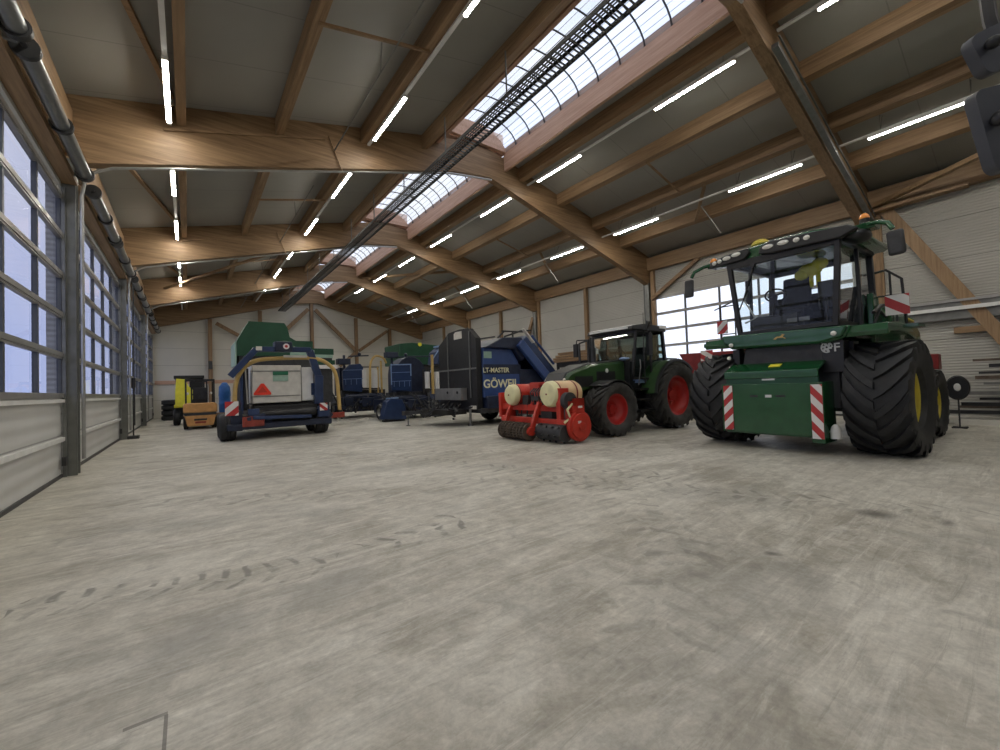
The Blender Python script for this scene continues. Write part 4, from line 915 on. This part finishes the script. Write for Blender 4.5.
b = MB(); b.tube(lpath([(-1.20, .06, .9), (-1.16, .06, 1.85), (-.85, .06, 2.34), (-.45, .06, 2.5), (.95, .06, 2.56), (1.4, .06, 2.46), (1.80, .06, 2.1), (1.88, .06, .75)]), .065, 10); b.build('yellow_hoop', M['armyel'], w1)
b = MB(); b.bar((-1.3, -.10, 1.95), (-.62, -.10, 2.78), .16, .18); b.bar((-.62, -.10, 2.78), (.95, -.10, 2.80), .14, .16); b.bar((.95, .08, 2.80), (1.22, .08, 1.9), .16, .22); b.bar((1.22, .08, 1.95), (1.2, .08, 1.0), .2, .26); b.bar((-1.0, .1, .8), (-1.0, .1, 2.3), .08); b.bb(1.0, 1.2, .15, .4, 1.3, 1.7); b.build('blue_gantry', M['blue'], w1, bevel=.015)
b = MB(); b.bb(-.12, .38, -.22, .2, 2.72, 3.04); b.build('drive_box', M['navy'], w1, bevel=.03)
b = MB(); b.cyl((.2, -.24, 2.88), (.2, -.22, 2.88), .09); b.build('round_badge', M['signwhite'], w1)
b = MB(); b.cyl((.2, -.246, 2.88), (.2, -.24, 2.88), .045); b.build('badge_centre', M['signred'], w1)
b = MB(); b.box((-.55, -.19, 2.80), (.16, .02, .12)); b.box((.5, -.02, 2.58), (.7, .03, .07)); b.each('sticker', M['offwhite'], w1)
b = MB(); b.cyl((-1.02, .1, 2.1), (-1.02, .1, 1.2), .02); b.cyl((-.92, .1, 2.2), (-.92, .1, 1.0), .03); b.bb(-.98, -.8, .2, .6, .9, 2.2); b.build('side_post', K, w1)
b = MB(); b.bar((-.85, .05, 1.1), (-.9, .05, 2.2), .04); b.build('film_guide', M['zinc'], w1)

def wrapper2(name_lab, x, y, rz, variant):
    w = thing('bale_wrapper', name_lab, 'bale wrapper', (x, y, 0), rz)
    b = MB(); b.bb(-.9, 1.3, -.2, 1.6, .28, .95); b.bar((-1.2, -.2, .5), (1.4, -.25, .5), .18, .22); b.bar((-.2, -.4, .7), (1.1, -.2, .95), .12, .12); b.cyl((-.7, -.1, .95), (1.0, -.1, .95), .14); b.box((.2, -.3, .7), (.5, .3, .4)); b.box((-.6, -.25, .75), (.35, .3, .35)); b.build('chassis', M['navy'], w, bevel=.02)
    b = MB(); rnd = random.Random(3 + variant)
    for k in range(34):
        x_ = rnd.uniform(-1.1, 1.3); b.bar((x_, -.45, rnd.uniform(.25, .7)), (x_ + rnd.uniform(-.5, .5), -.2 + rnd.uniform(0, .3), rnd.uniform(.4, 1.25)), rnd.uniform(.03, .08))
    b.bb(-.8, 1.2, .0, .3, .8, 1.25); b.build('linkage', M['dark'], w)
    # curved blue wing panel with pale grid
    b = MB(); n = 8; rows_ = []
    pts = [(-.62 + .10 * math.cos(PI * k / n) * 1, 1.15 + 1.35 * k / n) for k in range(n + 1)]
    poly = []
    xl, xr = (-.85, .12) if variant == 0 else (-.75, .25)
    top = 2.45 if variant == 0 else 2.55
    if variant == 0: poly = [(xl + .05, 1.25), (xr - .1, 1.15), (xr, 1.5), (xr - .02, 2.3), (xr - .15, top), (xl + .35, top - .04), (xl + .02, 2.1)]
    else: poly = [(xl + .04, 1.35), (xr, 1.28), (xr + .02, 2.0), (xr, top), (xl, top - .03)]
    b.prism(poly, 'y', -.22, -.10); b.build('wing_panel', M['blue'], w, bevel=.02)
    b = MB()
    for z in (1.75, 2.15): b.bar((xl + .05, -.24, z), (xr - .02, -.24, z + .02), .02)
    for k in range(4): xx = xl + .15 + k * (xr - xl - .25) / 3; b.bar((xx, -.24, 1.5), (xx, -.24, 1.75), .012)
    if variant:
        b.bar((xl, -.24, top - .05), (xr, -.24, top - .02), .05); b.bar((xr - .02, -.24, top), (xr - .02, -.24, 2.0), .04); b.bar((xl + .02, -.24, top), (xl + .03, -.24, 1.6), .035)
    b.build('panel_grid', M['paleblue'], w)
    # arched blue drum cover behind
    b = MB(); pts = []
    for k in range(11):
        a = PI * k / 10; pts.append((.55 + .78 * math.cos(a), 2.1 + .85 * math.sin(a)))
    po = [(1.33, 1.2)] + pts + [(-.23, 1.2)]
    b.prism(po, 'y', .4, 1.4) if variant else b.bb(-.8, .1, .3, 1.2, 1.0, 2.3); b.build('bale_cover', M['navy'], w, bevel=.02)
    # yellow mast + film rolls
    mx_ = .38 if variant == 0 else 1.35
    b = MB(); b.tube(lpath([(mx_, -.25, 1.1), (mx_ + .02, -.25, 2.5), (mx_ + .3, -.2, 2.85), (mx_ + .75, -.1, 2.75), (mx_ + .9, 0, 2.5)]) if variant == 0 else [(mx_, -.25, 1.1), (mx_, -.25, 3.0)], .052 if variant == 0 else .07, 8)
    if variant == 0: b.tube([(mx_ + .62, -.1, 1.1), (mx_ + .6, -.1, 2.6)], .05, 8); b.tube([(mx_ + .42, -.16, 1.1), (mx_ + .42, -.16, 2.3)], .04, 8)
    b.build('mast', M['armyel'], w)
    film_roll(w, (mx_ - .24, -.15, 1.78), .12, .8); film_roll(w, (mx_ + .27, -.15, 1.75), .13, .85)
    b = MB(); b.bar((mx_ - .4, -.12, 1.3), (mx_ + .5, -.12, 1.3), .08); b.bar((mx_ - .4, -.1, 2.3), (mx_ + .5, -.1, 2.3), .05); b.bar((mx_ - .42, -.1, .8), (mx_ - .42, -.1, 2.3), .05); b.build('film_carrier', M['dark'], w)
    b = MB(); b.box((xl + .15, .05, top + (.42 if variant else .1)), (.55, .4, .26)); b.bar((xl + .2, .1, 1.2), (xl + .2, .1, top + .4), .10); b.bar((xl + .4, .1, top + .35), (mx_ + .1, .1, top + .4), .06); b.ell((xl + .9, .1, top + .45), (.08, .08, .08)); b.build('drive_head', M['navy'], w, bevel=.02)
    plain_wheel(w, (-.95, .5, .36), .36, .3, -1, M['rubber'], M['mid'], 'x'); plain_wheel(w, (1.25, .5, .36), .36, .3, 1, M['rubber'], M['mid'], 'x')
    b = MB(); b.cyl((.9, -.3, 0), (.9, -.3, .5), .04); b.cyl((-.9, -.25, 0), (-.9, -.25, .5), .04); b.build('jack', M['mid'], w)
    return w
w_ = wrapper2('blue bale wrapper with curved wing panel and yellow mast, just right of the baler wrapper', 7.1, 21.4, 0, 0); w_.scale = (1.13, 1.13, 1.13)
wrapper2('blue bale wrapper with pale framed wing panel, left of the black front panel', 8.05, 18.0, 0, 1)
t = thing('toolbox_hood', 'dark blue slanted steel hood on the floor between the two bale wrappers', 'machine hood', (7.15, 17.2, 0)); t.scale = (.9, .9, .9)
b = MB(); b.prism([(-.62, .12), (.58, .06), (.50, .75), (.35, 1.05), (-.2, 1.12), (-.42, .95)], 'y', -.25, .3); b.build('shell', M['blue'], t, bevel=.03)
b = MB(); b.box((-.05, 0, 1.12), (.5, .35, .05)); b.build('lid', M['paleblue'], t); b = MB(); b.bb(-.5, .5, -.2, .25, 0, .08); b.build('base', K, t)
t = thing('red_ramp_lamp', 'low red lamp board on the floor beside the baler wrapper', 'lamp board', (5.1, 17.6, 0))
b = MB(); b.box((-.2, 0, .42), (.55, .06, .22)); b.build('board', M['tailred'], t, bevel=.01); b = MB(); b.bar((-.45, 0, .05), (1.1, .1, .14), .1, .10); b.bar((-.2, 0, 0), (-.2, 0, .35), .05); b.build('pole', M['offwhite'], t)

# green machines behind the wrappers
t = thing('green_hopper_trailer', 'tall dark green stepped hopper rising behind the baler wrapper', 'hopper trailer', (0, 20.0, 0))
b = MB(); b.prism([(1.62, 3.0), (1.62, 3.6), (2.05, 4.46), (3.4, 4.46), (3.52, 4.25), (3.60, 3.85), (3.85, 3.70), (4.55, 3.70), (4.55, 3.0)], 'y', 0, 2.2); b.build('upper_hopper', M['deepgreen'], t, smooth=False)
b = MB(); b.prism([(1.55, 2.6), (1.55, 3.55), (1.60, 3.62), (1.60, 2.6)], 'y', -.02, 2.0); b.bb(3.6, 4.6, -.03, 0, 3.05, 3.3); b.bb(4.55, 5.4, -.02, .0, 2.95, 3.1); b.each('pale_edge', M['palegreen'], t, smooth=False)
b = MB(); b.bb(4.55, 5.45, 0, 2.0, 3.1, 3.38); b.bb(4.55, 5.5, 0, 2.0, 2.65, 2.85); b.build('ledge', M['deepgreen'], t, smooth=False)
b = MB(); b.bb(1.7, 5.4, .1, 2.1, .9, 3.0); b.build('body', M['dark'], t, smooth=False)
b = MB(); b.bb(4.7, 5.6, -.03, 0, 2.45, 2.62); b.bb(2.0, 2.2, -.03, 0, 1.5, 2.5); b.each('white_strip', M['signwhite'], t)
b = MB(); b.bb(1.8, 5.3, .3, 1.9, .6, .9); b.build('frame', M['dark'], t)
for x in (2.2, 4.9):
    for y in (.45, 1.75): plain_wheel(t, (x, y, .45), .45, .3, -1, M['rubber'], M['mid'], 'x')
t = thing('green_bale_trailer', 'dark green machine body seen behind the blue wrapper by the gable', 'trailer', (.75, 24.0, 0))
b = MB(); b.prism([(9.7, 2.9), (9.7, 4.2), (10.6, 4.3), (12.9, 4.15), (13.1, 3.4), (13.0, 2.9)], 'y', 0, 2.4); b.build('body', M['deepgreen'], t, bevel=.04)
b = MB(); b.cyl((11.1, -.06, 4.2), (11.1, 0, 4.2), .12); b.build('badge', M['yellow'], t)
b = MB(); b.bb(9.9, 12.9, .2, 2.2, .5, 2.9); b.build('frame', M['dark'], t)
for x in (10.3, 12.5): plain_wheel(t, (x, .4, .5), .5, .35, -1, M['rubber'], M['mid'], 'x'); plain_wheel(t, (x, 2.0, .5), .5, .35, -1, M['rubber'], M['mid'], 'x')
t = thing('blue_wrapper_head', 'blue wrapper with a pale arm standing behind the black front panel', 'bale wrapper', (11.6, 20.0, 0)); t.scale = (1.17, 1.17, 1.17)
b = MB(); b.bb(-.4, .9, 0, 1.2, .5, 1.2); b.prism([(-.6, 2.3), (-.5, 2.9), (-.1, 3.2), (.9, 3.15), (.9, 2.4), (.3, 2.2)], 'y', 0, 1.0); b.bar((.2, .5, 1.1), (.2, .5, 2.4), .3); b.build('body', M['blue'], t, bevel=.03)
b = MB(); b.bb(-.3, .8, -.02, .9, 3.15, 3.22); b.tube([(-.6, -.1, 2.9), (-.9, -.1, 2.5), (-1.0, -.1, 1.9)], .03); b.build('pale_trim', M['paleblue'], t)
film_roll(t, (-.2, -.15, 1.75), .17, .9); b = MB(); b.bar((-.2, -.15, 1.2), (.2, .3, 1.1), .1); b.build('roll_bracket', M['dark'], t)
for x in (-.3, .8): plain_wheel(t, (x, .6, .36), .36, .26, -1, M['rubber'], M['mid'], 'x')

# ------------------------------------------------------------------ forklift, loader, drums, tyres
t = thing('forklift', 'orange forklift with black overhead guard, left of the baler wrapper', 'forklift', (.4, 21.6, 0))
b = MB(); b.prism([(-.5, .14), (.5, .14), (.60, .55), (.66, .62), (-.66, .62), (-.60, .55)], 'y', -.35, .5); b.prism([(-.66, .72), (.66, .72), (.66, 1.05), (.58, 1.13), (-.58, 1.13), (-.66, 1.05)], 'y', -.4, .8); b.build('counterweight', M['orange'], t, bevel=.04); t.scale = (.88, .9, .97)
b = MB(); b.bb(-.62, .62, -.36, .7, .60, .74); b.bb(-.25, .25, -.37, -.34, .38, .46); b.bb(-.55, .55, .4, 1.8, .2, .7); b.build('belly', M['dark'], t)
b = MB(); b.box((0, -.36, .3), (.42, .02, .08)); b.build('name_plate', M['tailred'], t)
b = MB()
for x in (-.55, .55): b.bar((x, -.1, 1.1), (x, .05, 2.12), .07); b.bar((x, 1.5, 1.0), (x, 1.3, 2.12), .07); b.bar((x, .05, 2.12), (x, 1.3, 2.12), .07)
b.bar((-.58, 0.05, 2.12), (.58, .05, 2.12), .09)
for k in range(7): b.bar((-.55 + k * .183, .05, 2.12), (-.55 + k * .183, 1.3, 2.12), .03)
b.build('overhead_guard', K, t)
b = MB(); b.bb(-.3, .3, .1, .6, 1.13, 1.3); b.bb(-.28, .28, .05, .2, 1.25, 1.8); b.build('seat', M['seat'], t, bevel=.03)
b = MB()
for x in (-.32, -.2, .2, .32): b.bar((x, 1.9, .1), (x, 1.9, 2.15), .07)
for z in (.5, 1.5, 2.1): b.bar((-.32, 1.9, z), (.32, 1.9, z), .06)
b.bb(-.35, .35, 1.95, 2.05, .1, .9); b.build('mast', K, t)
b = MB(); b.ell((.48, 1.2, 1.55), (.05, .03, .06)); b.ell((-.48, 1.2, 1.55), (.05, .03, .06)); b.each('lamp', M['lamp'], t)
for x, s in ((-.55, -1), (.55, 1)):
    plain_wheel(t, (x, .2, .25), .25, .2, s, M['rubber'], M['mid'], 'x'); plain_wheel(t, (x, 1.6, .32), .32, .25, s, M['rubber'], M['mid'], 'x')
t = thing('yellow_loader', 'yellow and black small loader half hidden left of the orange forklift', 'loader', (.05, 25.4, 0))
b = MB(); b.prism([(-.55, .9), (-.1, .9), (.25, 1.2), (.2, 1.6), (-.05, 1.9), (-.15, 2.2), (-.5, 2.25), (-.55, 1.6)], 'y', -.5, -.35); b.bb(-.6, .6, -.4, .8, .85, 1.0); b.build('side_cover', M['yellow'], t, bevel=.02)
b = MB(); b.bb(-.6, .6, -.3, 1.4, 2.25, 2.4); b.bb(-.55, .6, -.2, 1.2, .3, 1.3)
for x in (-.5, .5):
    for y in (-.25, 1.2): b.bar((x, y, 1.0), (x, y, 2.3), .07)
b.bb(.0, .58, -.25, 1.0, 1.0, 2.2); b.build('cab', K, t, bevel=.02)
for x, s in ((-.5, -1), (.5, 1)):
    for y in (-.05, 1.1): plain_wheel(t, (x, y, .38), .38, .28, s, M['rubber'], M['mid'], 'x')
t = thing('blue_drum', 'blue plastic drum on a pallet between the forklift and the baler wrapper', 'drum', (1.42, 24.2, 0)); t.scale = (.8, .8, .85)
b = MB(); b.lathe([(.001, .15), (.28, .15), (.3, .2), (.3, .6), (.32, .65), (.3, .7), (.3, 1.05), (.32, 1.1), (.29, 1.6), (.12, 1.85), (.001, 1.87)], (0, 0, .5), 'z', 24); b.build('body', M['bluecloth'], t)
b = MB(); 
for k in range(5): b.bb(-.5, .5, -.45 + k * .2, -.32 + k * .2, .56, .64)
for k in range(3): b.bb(-.5 + k * .44, -.38 + k * .44, -.45, .48, 0, .56)
b.build('stand', M['wood_x'], t)
def heap_tyre(x, y, z, r, lab, tilt=0):
    b = MB(); b.lathe([(r * .5, -.12), (r * .8, -.15), (r, -.1), (r, .1), (r * .8, .15), (r * .5, .12)], (0, 0, 0), 'z', 24)
    o = b.build('old_tyre', M['rubber']); o.location = (x, y, z); o.rotation_euler = (tilt, 0, 0); return tag(o, lab, 'tyre', 'black tyres piled in the far left corner')
for k in range(3):
    heap_tyre(-.75, 33.4, .151 + .302 * k, .55, 'black tyre in the far left corner pile, %s' % ('lowest', 'middle', 'topmost')[k])
for k in range(4):
    heap_tyre(-.72, 31.2, .151 + .302 * k, .55, 'black tyre in the stack against the far left wall, %s' % ('lowest', 'second', 'third', 'topmost')[k])
heap_tyre(.45, 33.3, .15, .5, 'black tyre lying flat right of the corner pile')
# door motor chain box on second post
t = thing('door_control', 'black door control box on the left wall post with hanging chain', 'control box', (XL + .22, 19.03, 0))
b = MB(); b.bb(-.12, .06, -.1, .1, 1.75, 2.1); b.build('box', K, t, bevel=.01); b = MB(); b.cyl((.03, -.14, .45), (.03, -.14, 5.4), .012, n=6); b.cyl((.03, .14, .45), (.03, .14, 5.4), .012, n=6); b.box((0, 0, .05), (.3, .4, .1)); b.bar((0, 0, .05), (0, 0, 1.8), .04); b.build('chain', M['dark'], t)

# ------------------------------------------------------------------ red machines by the bright door
t = thing('red_hopper', 'dark red hopper with striped board under the bright door, behind the tractor', 'hopper', (14.9, 6.9, 0)); t.scale = (1, .95, .9)
b = MB(); b.prism([(-1.3, 2.55), (1.2, 2.6), (.7, 1.7), (-.7, 1.65)], 'x', -.5, .8); b.bb(-.3, .5, -.5, .4, .8, 1.75); b.build('bin', M['darkred'], t, bevel=.03)
b = MB(); b.bb(-.5, .7, -.9, .9, .45, .8)
b.build('frame', M['dark'], t)
o = stripes('warning_board', t, -.22, .22, 0, .4, 0, -1, .3, 1); o.location = (-.53, .1, 2.25)
for y in (-.8, .8): plain_wheel(t, (0, y, .4), .4, .28, (1 if y > 0 else -1), M['rubber'], M['mid'], 'y')
t = thing('steel_rack_cart', 'dark machine with pipes parked behind the tractor by the right wall', 'machine', (15.6, 10.3, 0))
b = MB(); b.bb(-.8, .8, -1.5, 1.6, .3, .9); b.bb(-.6, .6, -1.2, 1.4, .9, 2.3); b.build('body', M['dark'], t, bevel=.03)
b = MB(); b.bar((-.7, -1.4, 2.5), (-.7, 1.8, 2.7), .12); b.bar((-.6, -1.0, 2.3), (-.6, 1.6, 2.35), .15); b.build('timber', M['wood_y'], t)
for y in (-1, 1.1): plain_wheel(t, (-.7, y, .35), .35, .25, -1, M['rubber'], M['mid'], 'x')
t = thing('timber_pile', 'boards stacked high on a stillage beyond the tractor hood', 'timber stack', (13.3, 11.5, 0))
b = MB(); b.bb(-.6, .6, -.8, 1.2, .0, .3); 
for x in (-.55, .55):
    for y in (-.7, 1.1): b.bar((x, y, .2), (x, y, 2.3), .09)
b.bb(-.6, .6, -.75, 1.15, 2.1, 2.3); b.build('stillage', M['dark'], t)
for k in range(4): b = MB(); b.bb(-.7 + .05 * k, .6 - .1 * k, -1.0, 1.4 - .1 * k, 2.3 + .11 * k, 2.39 + .11 * k); b.build('board', M['wood_y'], t)
t = thing('red_box_trailer', 'dark red box top behind the rear wheel of the harvester', 'trailer', (15.6, 1.60, 0))
b = MB(); b.bb(-.2, .3, -.02, .6, 1.45, 1.85); b.build('box', M['darkred'], t, bevel=.02); b = MB(); b.bb(-.15, .25, .16, .55, 0, 1.45); b.build('stand', M['dark'], t)
# stillage with bars at the right wall
t = thing('bar_rack', 'low rack of long dark and grey bars along the right wall', 'storage rack', (16.6, -.3, 0))
b = MB(); b.bb(-.5, .6, -3.5, 2.0, .02, .12); b.bb(-.72, -.62, -3.5, 1.7, .0, .14)
b.build('base_beam', M['offwhite'], t, smooth=False)
b = MB()
for y in (-3, -1.2, .75): b.bar((-.45, y, .1), (-.45, y, .98), .09, .09); b.bar((-.45, y, .94), (.5, y, .94), .08)
b.build('upright', M['cream'], t)
for k, (z, x, y1, mt) in enumerate([(.3, -.2, 1.9, 'dark'), (.42, .1, 1.7, 'roller'), (.52, -.35, 1.6, 'black'), (.64, 0, 1.3, 'dark'), (.8, -.2, 1.5, 'mid'), (1.05, -.3, 1.2, 'mid'), (1.2, -.1, 1.35, 'roller'), (1.32, .2, 1.3, 'dark'), (1.5, -.2, 1.1, 'black'), (1.66, .3, 1.4, 'roller'), (1.9, .45, .3, 'dark')]):
    b = MB(); b.bar((x, -3.4, z), (x, y1, z), .18, .06 if k % 2 else .09); b.build('bar', M[mt], t)
b = MB()
for y in (-2.8, -.9, .5): b.bar((.5, y, .1), (.5, y, 2.0), .08); b.bar((-.3, y, 1.45), (.5, y, 1.45), .05); b.bar((0, y, 1.85), (.5, y, 1.85), .05)
b.build('arm', M['dark'], t)
t = thing('cable_reel', 'round black reel on a stand beside the rear harvester wheel', 'reel', (14.9, 1.24, 0)); t.scale = (.6, .6, .88)
b = MB(); b.lathe([(.10, -.15), (.30, -.15), (.34, -.1), (.34, .1), (.30, .15), (.10, .15), (.1, -.15)], (0, 0, 1.12), 'x', 28); b.build('drum', K, t)
b = MB(); b.ell((-.17, 0, 1.14), (.03, .1, .1)); b.build('hub', M['film'], t); b = MB(); b.bar((0, .0, 0), (0, 0, .95), .05); b.bar((-.2, -.2, .02), (.2, .2, .02), .05); b.bar((-.2, .2, .02), (.2, -.2, .02), .05); b.bar((0, 0, 1.0), (0, .5, 1.0), .03); b.build('stand', M['dark'], t)

# ------------------------------------------------------------------ wing mirrors of a vehicle just outside the frame
t = thing('wing_mirrors', 'pair of dark grey wing mirrors on a black arm at the upper right edge', 'mirrors', (0, 0, 0))
cu = Vector((0, 0, 1.42)); dep = 2.2
def at(px, py, d=2.2): return cu + (fw + rt * ((px - 500) / 410.75) - up * ((py - 375) / 410.75)) * d
def rounded(cxp, cyp, wp, hp, rr, tilt, d=2.2, th=.07):
    pts = []; rad = rr
    for (sx, sy, a0) in ((1, 1, 0), (-1, 1, 90), (-1, -1, 180), (1, -1, 270)):
        for k in range(5):
            a = math.radians(a0 + 22.5 * k); pts.append((sx * (wp / 2 - rad) + rad * math.cos(a), sy * (hp / 2 - rad) + rad * math.sin(a)))
    c = at(cxp, cyp, d); U = Vector((.80, -.6, 0)).normalized(); V = Vector((0, 0, 1)); Nn = U.cross(V)
    ct, st = math.cos(tilt), math.sin(tilt)
    vs = []; n = len(pts)
    for off, sc in ((-.5, .86), (-.3, 1), (.5, 1)):
        for x, y in pts: X, Y = (x * ct - y * st) * sc, (x * st + y * ct) * sc; vs.append(c + U * X + V * Y + Nn * (off * th))
    return vs, n
for cxp, cyp, wpx, hpx, tl in ((1003, 46, 72, 42, .42), (1012, 127, 72, 84, .22)):
    vs, n = rounded(cxp, cyp, wpx / 410.75 * 2.2, hpx / 410.75 * 2.2, .05, tl)
    b = MB(); b.add(vs, [tuple(range(n)), tuple(range(2 * n, 3 * n))] + [(r * n + i, r * n + (i + 1) % n, (r + 1) * n + (i + 1) % n, (r + 1) * n + i) for r in range(2) for i in range(n)]); b.build('mirror_housing', M['mirror'], t)
b = MB(); pA = at(1055, 20, 2.35); pB = at(1055, 130, 2.35); pC = Vector((pB.x, pB.y, .05))
b.tube([at(985, -12, 2.3), at(990, 20, 2.28), at(1000, 50, 2.27)], .03); b.tube([at(985, -12, 2.3), at(1055, -12, 2.35), pA, pB, pC], .035); b.tube([at(1010, 128, 2.27), pB], .03)
b.box((pC.x, pC.y, .04), (.4, .4, .08)); b.build('arm', K, t)
b = MB(); p1 = at(994, 42, 2.13); p2 = at(1000, 118, 2.13)
b.ell(p1, (.035, .035, .03)); b.ell(p2, (.035, .035, .04)); b.each('clamp', K, t)

# ------------------------------------------------------------------ light
w = bpy.data.worlds.new('sky'); C.world = w; w.use_nodes = True; nt = w.node_tree; bg = nt.nodes['Background']
tc = N(nt, 'ShaderNodeTexCoord'); no = N(nt, 'ShaderNodeTexNoise', Scale=2.2, Detail=5); nt.links.new(tc.outputs['Generated'], no.inputs['Vector'])
r = N(nt, 'ShaderNodeValToRGB'); nt.links.new(no.outputs['Fac'], r.inputs['Fac']); r.color_ramp.elements[0].color = (.72, .80, 1, 1); r.color_ramp.elements[1].color = (1, 1, 1, 1)
r.color_ramp.elements[0].position = .35; r.color_ramp.elements[1].position = .62
nt.links.new(r.outputs['Color'], bg.inputs['Color']); bg.inputs['Strength'].default_value = 1.5

C.view_settings.view_transform = 'Standard'; C.view_settings.look = 'None'; C.view_settings.gamma = 1; C.view_settings.use_curve_mapping = False
C.view_settings.exposure = 0.0
try:
    C.cycles.use_denoising = True; C.cycles.max_bounces = 8; C.cycles.diffuse_bounces = 4; C.cycles.transparent_max_bounces = 16; C.cycles.sample_clamp_indirect = 6
except Exception: pass
